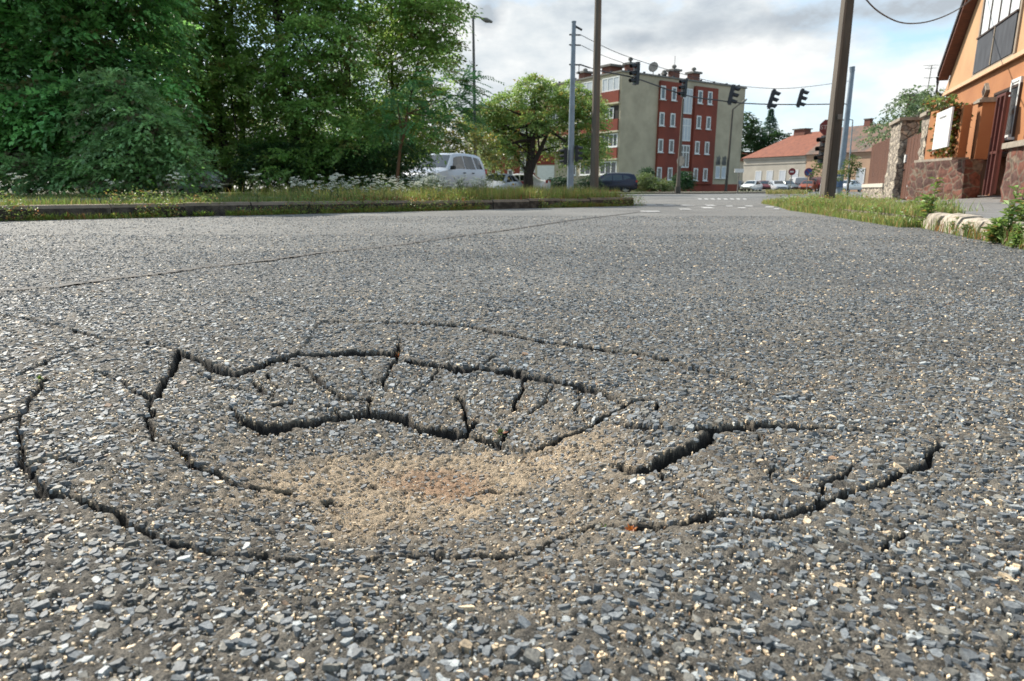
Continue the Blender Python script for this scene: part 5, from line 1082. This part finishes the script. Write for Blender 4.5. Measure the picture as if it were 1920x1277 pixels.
MB().fr(FB, sQ0-.35, sQ0-.12, 1.35, 1.62, -.244, -.20).build('letter_box', WFRAME, wg); MB().fr(FB, sQ0-.3, sQ0-.22, 1.05, 1.1, -.244, -.16).build('handle', DK, wg)
sS0 = sQ1+.1; sS1 = sS0+6.5; zw = FB.inv(1640, 347)[1]
lwll = empty('low_wall', FB.P((sS0+sS1)/2, 0), 'low pale rubble wall with thick white coping below the brown slat fence', 'wall')
rough_wall(MB(), FB, sS0, sS1, -.05, zw-.1, -.4, 0, 14).build('wall', GSTONE, lwll); MB().fr(FB, sS0, sS1, zw-.098, zw+.06, -.46, .06).build('coping', mat('white_coping', (.55, .5, .42), .9), lwll)
boards('slat_fence', 'brown vertical board fence standing on the low pale wall', 'fence', sS0, sS1, zw+.062, FB.inv(1652, 262)[1], FB.inv(1652, 262)[1], -.2, 36)
# low curtain of garden ground and a house side wall hidden behind
# white marker post
p = at(1702, 373, .08); wm = empty('marker_post', (p.x, p.y, .08), 'thin post with a small white cross plate beside the brown stone base', 'post'); MB().tube([(p.x, p.y, .06), (p.x, p.y, .55)], .018, 6).build('post', CONC, wm); MB().box((p.x, p.y-.03, .50), (.20, .02, .06)).build('plate', WFRAME, wm); MB().box((p.x, p.y-.04, .12), (.12, .09, .06)).build('foot', WFRAME, wm)

# ================================================================== STREET FURNITURE
BLUEG = mat('blue_grey_paint', (.22, .27, .32), .5, metal=.1, col2=(.17, .20, .235), scale=3); OLDW = mat('weathered_concrete_pole', (.15, .125, .10), .9, col2=(.10, .085, .07), scale=6, bump=.5, stretch=(1, 1, .15)); DPOLE = mat('dark_pole', (.055, .048, .04), .9, col2=(.09, .08, .065), scale=5, bump=.5, stretch=(1, 1, .2))
BLK = mat('black_housing', (.012, .013, .016), .45); LRED = mat('red_lens', (.12, .012, .01), .3); LAMB = mat('amber_lens', (.14, .07, .01), .3); LGRN = mat('green_lens', (.01, .08, .05), .3)
def pole_between(mb, pxb, pyb, pxt, pyt, Y, r0, r1, z0=0., n=12):
    b = Vector((X_(pxb, Y), Y, z0)); t = atY(pxt, pyt, Y); mb.tube([b, t], [r0, r1], n); return b, t
# grey blue signal pole, left
t = empty('signal_pole', (X_(1069, 34), 34, .1), 'tall blue-grey steel pole carrying the span wires and two signals, left of the brown pole', 'pole')
mb = MB(); b, tp = pole_between(mb, 1069, 366, 1076, 42, 34, .17, .10, .05); mb.tube([tp, tp+Vector((0, 0, .05))], .12, 8); mb.build('shaft', BLUEG, t, smooth=True)
mb = MB(); q = atY(1076, 48, 34); mb.tube([q, q+Vector((.4, 0, -.2))], .05, 6)
for py in (65, 84, 121): q = atY(1075, py, 34); mb.tube([q+Vector((-.2, 0, 0)), q+Vector((.35, 0, -.02))], .035, 6)
q = atY(1074, 121, 34); mb.tube([q+Vector((.3, 0, -.02)), q+Vector((.3, 0, -.35))], .02, 5); mb.box(q+Vector((.3, 0, -.38)), (.1, .1, .08)); mb.build('bracket', DK, t)
wireL = {py: atY(1076, py, 34)+Vector((.3, 0, 0)) for py in (65, 84, 121)}
# wooden pole
t = empty('utility_pole', (X_(1113, 19), 19, .1), 'slim brown concrete pole in the verge running out of the top of the picture', 'pole')
mb = MB(); b = Vector((X_(1114, 19), 19, .1)); tt = atY(1123, -60, 19); n8 = (b, tt)
mb.tube([b, tt], [.125, .085], 8); mb.build('shaft', OLDW, t)
# right big pole: channel section, slotted
t = empty('utility_pole', (X_(1555, 14.5), 14.5, .1), 'broad dark weathered pole with a pale left edge leaning right on the corner', 'pole')
b = Vector((X_(1554, 14.5), 14.5, .03)); tt = atY(1594, -40, 14.5)
def rect_col(b, tt, w0, w1, d0, d1, dx0, dx1, dy=0.):
    mb = MB(); vs = []
    for c, w, d, dx in ((b, w0, d0, dx0), (tt, w1, d1, dx1)):
        for sx_, sy in ((-1, -1), (1, -1), (1, 1), (-1, 1)): vs.append(c+Vector((dx+sx_*w/2, dy+sy*d/2, 0)))
    mb.add(vs, [(3, 2, 1, 0), (4, 5, 6, 7), (0, 1, 5, 4), (1, 2, 6, 5), (2, 3, 7, 6), (3, 0, 4, 7)]); return mb
rect_col(b, tt, .175, .15, .18, .14, .03, .02).build('shaft', DPOLE, t); rect_col(b, tt, .055, .04, .22, .17, -.11, -.073).build('flange', OLDW, t); 
mb = MB(); q = b.lerp(tt, .41); mb.box(q+Vector((.02, -.13, 0)), (.09, .02, .10)); mb.build('number_plate', CONC, t)
# blue grey pole right
t = empty('signal_pole', (X_(1574, 46), 46, 0), 'blue-grey steel pole behind the broad dark pole on the right corner', 'pole')
mb = MB(); b, tp = pole_between(mb, 1573, 365, 1598, 135, 46, .23, .14, 0); mb.tube([tp, atY(1598, 125, 46)], [.16, .18], 8); mb.build('shaft', BLUEG, t, smooth=True)
mb = MB(); b_ = Vector((X_(1572, 46), 46, 1.0)); mb.tube([b_+Vector((0, 0, -.5)), b_+Vector((0, 0, .35))], .27, 12); mb.build('sleeve', mat('blue_sticker', (.08, .13, .22), .6), t); mb = MB(); mb.tube([b_+Vector((.02, 0, .352)), b_+Vector((.02, 0, .62))], .25, 12); mb.build('yellow_band', mat('yellow_sticker', (.38, .28, .08), .6), t)
# span wires
def wire(name, pts, r, label, cat='cable', group=None):
    # smooth through points
    P = [Vector(p) for p in pts]; out_ = []
    for i in range(len(P)-1):
        p0, p1, p2, p3 = P[max(i-1, 0)], P[i], P[i+1], P[min(i+2, len(P)-1)]
        for k in range(6):
            t = k/6; out_.append(.5*((2*p1)+(p2-p0)*t+(2*p0-5*p1+4*p2-p3)*t*t+(3*p1-p0-3*p2+p3)*t**3))
    out_.append(P[-1]); mb = MB(); mb.tube(out_, r, 5); o = mb.build(name, DK); return tag(o, label, cat, group)
def wy(px): return 34+(px-1076)/(1590-1076)*12
wire('span_wire', [wireL[121]]+[atY(x, y, wy(x)) for x, y in ((1130, 134), (1192, 147), (1283, 178), (1345, 188), (1400, 194), (1480, 196))]+[atY(1586, 195, 46)], .035, 'thick lower span wire that carries the hanging signals')
wire('span_wire', [wireL[65]]+[atY(x, y, wy(x)) for x, y in ((1160, 100), (1250, 130), (1350, 156), (1450, 166), (1520, 162))]+[atY(1591, 152, 46)], .016, 'thin upper span wire running over the hanging signals')
wire('span_wire', [wireL[84]]+[atY(x, y, wy(x)) for x, y in ((1130, 104), (1180, 122))], .014, 'thin wire between the other two, ending above the leftmost hanging signal')
# drooping cable top right
wire('cable', [atY(x, y, 16+(x-1590)/40) for x, y in ((1590, -60), (1625, 0), (1660, 30), (1700, 44), (1750, 38), (1800, 15), (1840, -20))], .018, 'drooping cable across the sky between the broad pole and the orange house')
# traffic signal heads
def signal(name, label, group=None):
    """lens side faces +x"""
    t = empty(name, (0, 0, 0), label, 'traffic light', group)
    mb = MB(); mb.box((0, 0, 0), (.16, .30, .98)); mb.box((-.10, 0, 0), (.05, .2, .85)); mb.build('housing', BLK, t)
    for i, (z, m) in enumerate(((.32, LRED), (0, LAMB), (-.32, LGRN))):
        l = MB(); l.disc((.081, 0, z), (1, 0, 0), .11, .012, 14); lo = l.build('lens', m, t)
        v = MB(); vs = []; n_ = 12
        for xx, rr_ in ((.082, .13), (.36, .115)):
            for k in range(n_+1):
                a = math.pi*(-.12+1.24*k/n_); vs.append((xx+(.0 if xx < .2 else .06*math.sin(a)-.05), math.cos(a)*rr_, z+math.sin(a)*rr_-(.04 if xx > .2 else 0)))
        for xx, rr_ in ((.082, .118), (.36, .103)):
            for k in range(n_+1):
                a = math.pi*(-.12+1.24*k/n_); vs.append((xx+(.0 if xx < .2 else .06*math.sin(a)-.05), math.cos(a)*rr_, z+math.sin(a)*rr_-(.04 if xx > .2 else 0)))
        m1 = n_+1; fs = []
        for k in range(n_): fs += [(k, k+1, m1+k+1, m1+k), (2*m1+k, 3*m1+k, 3*m1+k+1, 2*m1+k+1), (m1+k, m1+k+1, 3*m1+k+1, 3*m1+k)]
        v.add(vs, fs); v.build('visor', BLK, t)
    return t
sig = signal('traffic_light', 'x')
def place_sig(o, px, pyc, Y, rz, tilt, label, sc=1., hang=True):
    p = atY(px, pyc, Y); o.location = p; o.rotation_euler = Matrix.Rotation(tilt, 4, 'Y').to_euler(); o.rotation_euler = (Matrix.Rotation(tilt, 3, 'Y') @ Matrix.Rotation(rz, 3, 'Z')).to_euler(); o.scale = (sc, sc, sc); tag(o, label, 'traffic light'); return o
specs = [(1193, 138, math.radians(205), .02, 'leftmost hanging traffic light, visors pointing left, before the beige wall', 1.12), (1283, 165, math.radians(205), .04, 'hanging traffic light in front of the red stairwell bay, visors pointing left', .98), (1372, 178, math.radians(-25), .18, 'tilted hanging traffic light at the right end of the apartment block', 1.12), (1447, 186, math.radians(-22), .24, 'tilted hanging traffic light above the spruce top', 1.15), (1501, 184, math.radians(-25), .20, 'rightmost hanging traffic light against the open sky', 1.12)]
for i, (px, py, rz, ti, lb, sc) in enumerate(specs):
    o = sig if i == 0 else copy_tree(sig); place_sig(o, px, py, wy(px)-.25, rz, ti, lb, sc); o['group'] = 'traffic lights hanging from the span wire'
for px, py, rz, lb in ((1060, 293, math.radians(170), 'black traffic light on the left side of the left blue-grey pole, low down'), (1082, 288, math.radians(-15), 'black traffic light on the right side of the left blue-grey pole, low down')):
    o = copy_tree(sig); place_sig(o, px, py, 33.9, rz, 0, lb, .80); del o['group']
# corner signal + stop sign
t = empty('post', (X_(1541, 20), 20, 0), 'thin pale post holding the stop sign and traffic light beside the broad dark pole', 'post'); mb = MB(); mb.tube([(X_(1539, 20), 20, 0), (X_(1548, 20), 20, 2.4)], .055, 8); mb.build('shaft', mat('galvanised', (.45, .46, .46), .45, metal=.3), t)
o = copy_tree(sig); place_sig(o, 1545, 280, 19.9, math.radians(200), .05, 'black traffic light on the thin post left of the broad dark pole', .78); del o['group']
ss_ = empty('stop_sign', atY(1552, 239, 19.8), 'dark red octagonal stop sign above the corner traffic light', 'sign'); c = atY(1552, 239, 19.8); nS = Vector((-.25, -1, 0)).normalized()
MB().disc(c, nS, .22, .02, 8, start=math.pi/8).build('plate', mat('sign_red', (.13, .018, .02), .6), ss_)
rb = MB(); rb.disc(c+nS*-.004, nS, .235, .003, 8, start=math.pi/8); rb.build('rim', mat('sign_rim', (.3, .2, .2), .6), ss_)
def text_obj(txt, size, loc, nrm, m, parent, name='lettering'):
    cu = bpy.data.curves.new(name, 'FONT'); cu.body = txt; cu.size = size; cu.align_x = 'CENTER'; cu.align_y = 'CENTER'; cu.extrude = .002; tmp = bpy.data.objects.new(name, cu); COL.objects.link(tmp)
    dg_ = bpy.context.evaluated_depsgraph_get(); me = bpy.data.meshes.new_from_object(tmp.evaluated_get(dg_)); bpy.data.objects.remove(tmp)
    z = Vector(nrm).normalized(); x = Vector((0, 0, 1)).cross(z).normalized(); y = z.cross(x); M = Matrix((x, y, z)).transposed().to_4x4(); M.translation = Vector(loc)-wloc(parent); me.transform(M); me.materials.clear(); me.materials.append(m)
    o = bpy.data.objects.new(name, me); COL.objects.link(o); o.parent = parent; return o
text_obj('STOP', .165, c+nS*.024, nS, mat('sign_white', (.42, .38, .38), .6), ss_)
# round road signs
def round_sign(px, py, Y, r_, col, label, inner, post_px=None):
    t = empty('road_sign', (X_(px, Y), Y, 0), label, 'sign'); c = atY(px, py, Y); n_ = Vector((-.1, -1, 0)).normalized()
    MB().disc(c, n_, r_, .02, 20).build('plate', mat('plate', col, .5), t); MB().tube([(c.x, c.y+.04, 0), (c.x, c.y+.04, c.z+r_)], .035, 6).build('post', CONC, t); return t, c, n_
t, c, n_ = round_sign(1485, 322, 52, .27, (.20, .02, .025), 'round red no entry sign in front of the cream house', None); MB().box(c+n_*.026, (.34, .012, .09)).build('bar', WFRAME, t)
t, c, n_ = round_sign(1516, 323, 48, .30, (.20, .03, .06), 'round blue and red parking ban sign by the dark doorway', None); MB().disc(c+n_*.022, n_, .235, .006, 20).build('field', mat('sign_blue', (.02, .05, .22), .5), t)
x = Vector((1, 0, -1)).normalized(); mb = MB(); mb.tube([c+n_*.032-x*.22, c+n_*.032+x*.22], .022, 6); mb.build('slash', mat('slash_red', (.35, .03, .03), .5), t)
# white bus stop board
t = empty('stop_board', (X_(1385, 56), 56, 0), 'white rectangular board on a post right beside the apartment corner', 'sign'); c = atY(1386, 320, 56); MB().box(c, (.75, .08, .30)).build('board', WFRAME, t); MB().tube([(c.x, c.y+.06, 0), (c.x, c.y+.06, c.z+.15)], .05, 6).build('post', CONC, t)
# poles in front of flats
t = empty('street_pole', (X_(1271, 50), 50, .08), 'beige tapering pole with a round mirror in front of the clipped bush', 'pole'); mb = MB(); mb.tube([(X_(1271, 50), 50, .05), atY(1281, 185, 50)], [.16, .07], 10); mb.build('shaft', OLDW, t)
mb = MB(); c = atY(1277, 302, 49.8); mb.disc(c, (-.8, -.6, 0), .36, .04, 18); mb.build('mirror', CONC, t); MB().tube([(X_(1271, 50), 50, .05), (X_(1271, 50), 50, .55)], .22, 10).build('base', DPOLE, t)
def lamp_post(pxb, Y, pyt, pxt, arm_px, arm_py, r, label, m, tips=0):
    t = empty('street_lamp', (X_(pxb, Y), Y, 0), label, 'street lamp'); top = atY(pxt, pyt, Y); mb = MB(); mb.tube([(X_(pxb, Y), Y, 0), top], [r, r*.55], 8); mb.build('pole', m, t)
    e = atY(arm_px, arm_py, Y); mb = MB(); mb.tube([top, top.lerp(e, .6)+Vector((0, 0, .04)), e], r*.4, 6); mb.build('arm', m, t)
    d = (e-top).normalized(); mb = MB(); mb.tube([e-d*.1, e+d*.15, e+d*.5], [.05, .13, .05], 8); mb.build('lamp_head', CONC, t); return t
lamp_post(892, 37, 30, 887, 906, 36, .11, 'slim dark street lamp with a bent arm rising above the silver car', mat('lamp_grey', (.10, .10, .095), .7))
lamp_post(1361, 64, 205, 1374, 1392, 192, .14, 'thin dark street lamp in front of the right beige wall of the apartment block', DPOLE)
lamp_post(1589, 66, 225, 1599, 1590, 225, .10, 'distant grey street lamp right of the blue-grey pole', mat('lamp_pale', (.25, .28, .30), .6))

# ================================================================== CARS
def paint(name, c, met=.3, r=.28): return mat(name, c, r, metal=met, col2=tuple(x*.92 for x in c), scale=2)
TYRE = mat('tyre', (.015, .015, .016), .85); RIM = mat('rim', (.40, .41, .42), .35, metal=.6); CGL = mat('car_glass', (.02, .025, .028), .04, spec=1.); PLAS = mat('black_plastic', (.02, .02, .022), .6); TAIL = mat('tail_lens', (.38, .03, .03), .25); HEADL = mat('head_lens', (.70, .72, .74), .12); 
def make_car(label, body, st, sides, wheels, hw, wr, roof_rails=False, glass=CGL, ws=None, rw=None, cladding=None, group=None):
    t = empty('parked_car', (0, 0, 0), label, 'car', group)
    def ring(s_):
        x, zb, wb, zs, w_s, zr, wr_ = s_; zm = zb+(zs-zb)*.45
        h = [(wb*.96, zb), (wb, zb+.08), (max(wb, w_s)*1.0, zm), (w_s, zs), (wr_+(w_s-wr_)*.06, zr-.035 if zr-zs > .1 else (zr+zs)/2), (wr_-.03, zr), (wr_*.5, zr+.022), (0, zr+.03)]
        return [(x, y, z) for y, z in h]+[(x, -y, z) for y, z in h[-2::-1]]
    mb = MB(); R_ = [ring(s_) for s_ in st]; n = len(R_[0]); vs = [p for r in R_ for p in r]
    fs = [(i*n+k, i*n+k+1, (i+1)*n+k+1, (i+1)*n+k) for i in range(len(st)-1) for k in range(n-1)]+[(i*n+n-1, i*n, (i+1)*n, (i+1)*n+n-1) for i in range(len(st)-1)]
    fs += [tuple(range(n)), tuple((len(st)-1)*n+k for k in range(n))]; mb.add(vs, fs); mb.build('body', body, t, smooth=True, angle=38)
    xs = [s_[0] for s_ in st]
    def ip(x, j): return float(np.interp(x, xs, [s_[j] for s_ in st]))
    def side_pt(x, f, sg, o=.008): 
        ws_, wr_ = ip(x, 4), ip(x, 6); zs, zr = ip(x, 3), ip(x, 5)-.035; return Vector((x, sg*(ws_+(wr_+(ws_-wr_)*.06-ws_)*f+o), zs+(zr-zs)*f))
    for sg in (1, -1):
        for poly in sides:
            mb = MB(); pl = []
            m_ = len(poly)
            for i in range(m_):
                a, b_ = poly[i], poly[(i+1) % m_]
                for k in range(3): f_ = k/3; pl.append(side_pt(a[0]+(b_[0]-a[0])*f_, a[1]+(b_[1]-a[1])*f_, sg))
            c_ = sum(pl, Vector())/len(pl); mb.add([c_]+pl, [(0, i+1, (i+1) % len(pl)+1) for i in range(len(pl))]); mb.build('side_window', glass, t)
    def top_pane(name, xa, xb, fin=.9):
        mb = MB(); vs = []; K = 5
        for i in range(4):
            x = xa+(xb-xa)*i/3
            for k in range(K): y = (-1+2*k/(K-1))*ip(x, 6)*fin; vs.append((x, y, ip(x, 5)+.036-.008*(abs(y)/ip(x, 6))**2*3+.004))
        mb.add(vs, [(i*K+k, i*K+k+1, (i+1)*K+k+1, (i+1)*K+k) for i in range(3) for k in range(K-1)]); mb.build(name, glass, t)
    if ws: top_pane('windscreen', *ws)
    if rw: top_pane('rear_window', *rw)
    for x in wheels:
        for sg in (1, -1):
            y = sg*hw; arch = MB(); arch.disc((x, y+sg*.012, wr+.01), (0, sg, 0), wr*1.17, .006, 20); arch.build('wheel_arch', PLAS, t)
            w = MB(); w.tube([(x, y-sg*.14, wr), (x, y+sg*.01, wr), (x, y+sg*.035, wr)], [wr, wr, wr*.93], 22); wo = w.build('wheel', TYRE, t, smooth=True)
            r_ = MB(); r_.disc((x, y+sg*.036, wr), (0, sg, 0), wr*.62, .006, 18)
            for k in range(5):
                a = k*1.2566; p = Vector((x, y+sg*.047, wr)); r_.tube([p, p+Vector((math.cos(a), 0, math.sin(a)))*wr*.55], .028, 5)
            r_.build('rim', RIM, wo)
    xf = xs[-1]; xr = xs[0]
    for sg in (1, -1):
        h = MB(); h.box((xf-.10, sg*(ip(xf-.15, 4)-.13), ip(xf-.15, 3)-.02), (.16, .28, .15)); h.build('headlight', HEADL, t)
        h = MB(); h.box((xr+.07, sg*(ip(xr+.1, 4)-.07), ip(xr+.15, 3)-.0), (.14, .17, .20 if not roof_rails else .18)); h.build('tail_light', TAIL, t)
        h = MB(); mx_ = ws[1]-.12 if ws else 0; h.box((mx_, sg*(ip(mx_, 4)+.10), ip(mx_, 3)+.10), (.12, .19, .14)); h.build('mirror', PLAS, t)
        for hx in (sides[0][2][0]+.12, sides[1][2][0]+.2 if len(sides) > 1 else 0): h = MB(); h.box((hx, sg*(ip(hx, 4)+.012), ip(hx, 3)-.10), (.16, .03, .04)); h.build('door_handle', PLAS, t)
    bp = MB(); bp.box((xf+.015, 0, ip(xf, 1)+.12), (.06, ip(xf, 4)*1.5, .12)); bp.build('grille', PLAS, t)
    pl = MB(); pl.box((xr-.012, 0, ip(xr, 1)+.28), (.02, .50, .11)); pl.build('number_plate', WFRAME, t)
    if roof_rails:
        for sg in (1, -1):
            r_ = MB(); pts = [(x, sg*(ip(x, 6)-.06), ip(x, 5)+.06) for x in np.linspace(sides[-1][-1][0], sides[0][1][0], 6)]; r_.tube(pts, .022, 6); r_.build('roof_rail', RIM, t)
    return t
SUV = [(-2.12, .50, .74, .80, .76, .84, .74), (-2.08, .38, .82, .98, .83, 1.04, .80), (-1.98, .32, .85, 1.00, .86, 1.42, .70), (-1.86, .30, .86, 1.0, .87, 1.64, .64), (-1.5, .29, .87, 1.0, .875, 1.70, .65), (-.5, .29, .87, 1.0, .88, 1.73, .66), (.30, .29, .87, 1.0, .88, 1.69, .63), (.42, .29, .87, 1.0, .88, 1.64, .63), (1.08, .30, .87, .99, .87, 1.06, .80), (1.25, .30, .87, .98, .87, 1.03, .80), (1.85, .34, .85, .88, .83, .93, .74), (2.05, .38, .82, .76, .80, .80, .70), (2.14, .42, .76, .60, .74, .64, .66)]
SUVs = [[(.86, .12), (.42, .84), (-.25, .90), (-.25, .10)], [(-.33, .10), (-.33, .90), (-1.05, .88), (-1.12, .10)], [(-1.22, .12), (-1.16, .88), (-1.68, .82), (-1.78, .15)]]
silver = paint('silver_paint', (.50, .53, .58), .35)
c1 = make_car('silver boxy off-roader parked facing us behind the white flowers', silver, SUV, SUVs, (-1.30, 1.32), .80, .345, ws=(.46, 1.04), rw=None)
Yv = 27.; c1.location = (X_(834, Yv), Yv, float(verge_h(X_(838, Yv), Yv))+.0); c1.scale = (.96, .96, .92); hd = Vector((-math.sin(math.radians(26)), -math.cos(math.radians(26)), 0)); c1.rotation_euler = (0, 0, math.atan2(hd.y, hd.x))
c2 = make_car('dark blue crossover with roof rails parked side on behind the brown pole', paint('dark_blue_paint', (.018, .022, .045), .3, .2), [(a, b, c, d, e, (f-.07 if f > 1.1 else f), g) for a, b, c, d, e, f, g in SUV], [[(.80, .12), (.25, .84), (-.25, .90), (-.25, .12)], [(-.31, .12), (-.31, .90), (-.95, .88), (-1.02, .14)], [(-1.10, .20), (-1.06, .86), (-1.45, .76), (-1.62, .45)]], (-1.28, 1.30), .80, .36, roof_rails=True, ws=(.46, 1.04))
Yd = 57.; c2.location = (X_(1141, Yd), Yd, .02); c2.scale = (1.12, 1.05, .97); hd = Vector((-1, .16, 0)); c2.rotation_euler = (0, 0, math.atan2(hd.y, hd.x))
SED = [(-2.15, .45, .74, .78, .76, .84, .72), (-2.08, .34, .82, .92, .82, .98, .76), (-1.6, .28, .85, .95, .85, 1.03, .76), (-1.1, .26, .86, .95, .86, 1.36, .62), (-.7, .26, .86, .94, .86, 1.43, .62), (.1, .26, .86, .93, .86, 1.44, .62), (.35, .26, .86, .93, .86, 1.38, .62), (1.05, .27, .86, .90, .85, .96, .76), (1.8, .32, .84, .76, .82, .80, .70), (2.05, .36, .80, .62, .76, .66, .64), (2.15, .40, .74, .52, .72, .56, .6)]
SEDs = [[(.80, .12), (.35, .84), (-.15, .90), (-.2, .10)], [(-.27, .10), (-.22, .90), (-.75, .86), (-1.2, .15)]]
def sedan(label, col, px, Y, hdg, z=0., met=.2, sc=1.):
    c = make_car(label, paint('car_paint', col, met), SED, SEDs, (-1.32, 1.35), .80, .31, ws=(.38, 1.0), rw=(-1.55, -1.12)); c.location = (X_(px, Y), Y, z); c.rotation_euler = (0, 0, math.radians(hdg)); c.scale = (sc, sc, sc); return c
sedan('silver grey car low behind the flowers, immediately right of the boxy off-roader', (.42, .44, .47), 936, 42, -110, -.15)
sedan('white car roof showing above the flowers left of the dark tree trunk', (.75, .76, .77), 972, 47, 170, -.05)
Yq = 20.2; c = sedan('grey-white car almost hidden between the bush and the dark trunks', (.42, .44, .48), 285, Yq, 8, .12)
sedan('dark car at the left end of the far parked row, by the white board', (.05, .05, .055), 1383, 92, 262)
sedan('white hatchback parked second in the far row', (.78, .78, .76), 1409, 90, 232)
sedan('dark red car between the white and the silver one in the far row', (.13, .018, .02), 1432, 93, 258)
sedan('silver car parked facing us in the far row', (.45, .47, .49), 1456, 91, 268)
sedan('dull green-grey car at the right end of the far row', (.14, .16, .16), 1474, 92, 285)
def van(label, col, px, Y, hdg):
    V = [(-2.1, .45, .78, .9, .80, 1.0, .78), (-2.05, .32, .84, 1.0, .85, 1.85, .74), (-1.9, .3, .86, 1.05, .86, 1.93, .72), (.6, .3, .86, 1.05, .86, 1.95, .72), (.8, .3, .86, 1.05, .86, 1.88, .70), (1.45, .3, .86, 1.0, .85, 1.10, .76), (2.0, .36, .82, .8, .8, .84, .7), (2.1, .42, .76, .6, .74, .64, .66)]
    c = make_car(label, paint('van_paint', col, .1), V, [[(1.15, .1), (.82, .8), (.1, .8), (.1, .1)], [(0, .1), (0, .8), (-.9, .8), (-.9, .1)]], (-1.35, 1.35), .80, .33, ws=(.85, 1.4)); c.location = (X_(px, Y), Y, 0); c.rotation_euler = (0, 0, math.radians(hdg)); c['category'] = 'van'; return c
van('white-roofed grey van standing under the no entry sign', (.42, .43, .44), 1492, 96, 85)
sedan('orange-red car with bright roof behind the corner weeds', (.30, .07, .025), 1515, 90, 236)
van('dark maroon van half behind the corner post', (.07, .015, .015), 1535, 93, 90)
sedan('small white car glimpsed low between the blue-grey pole and the low wall', (.75, .74, .72), 1590, 84, 215)
# bicycle-like clutter by the apartment plinth
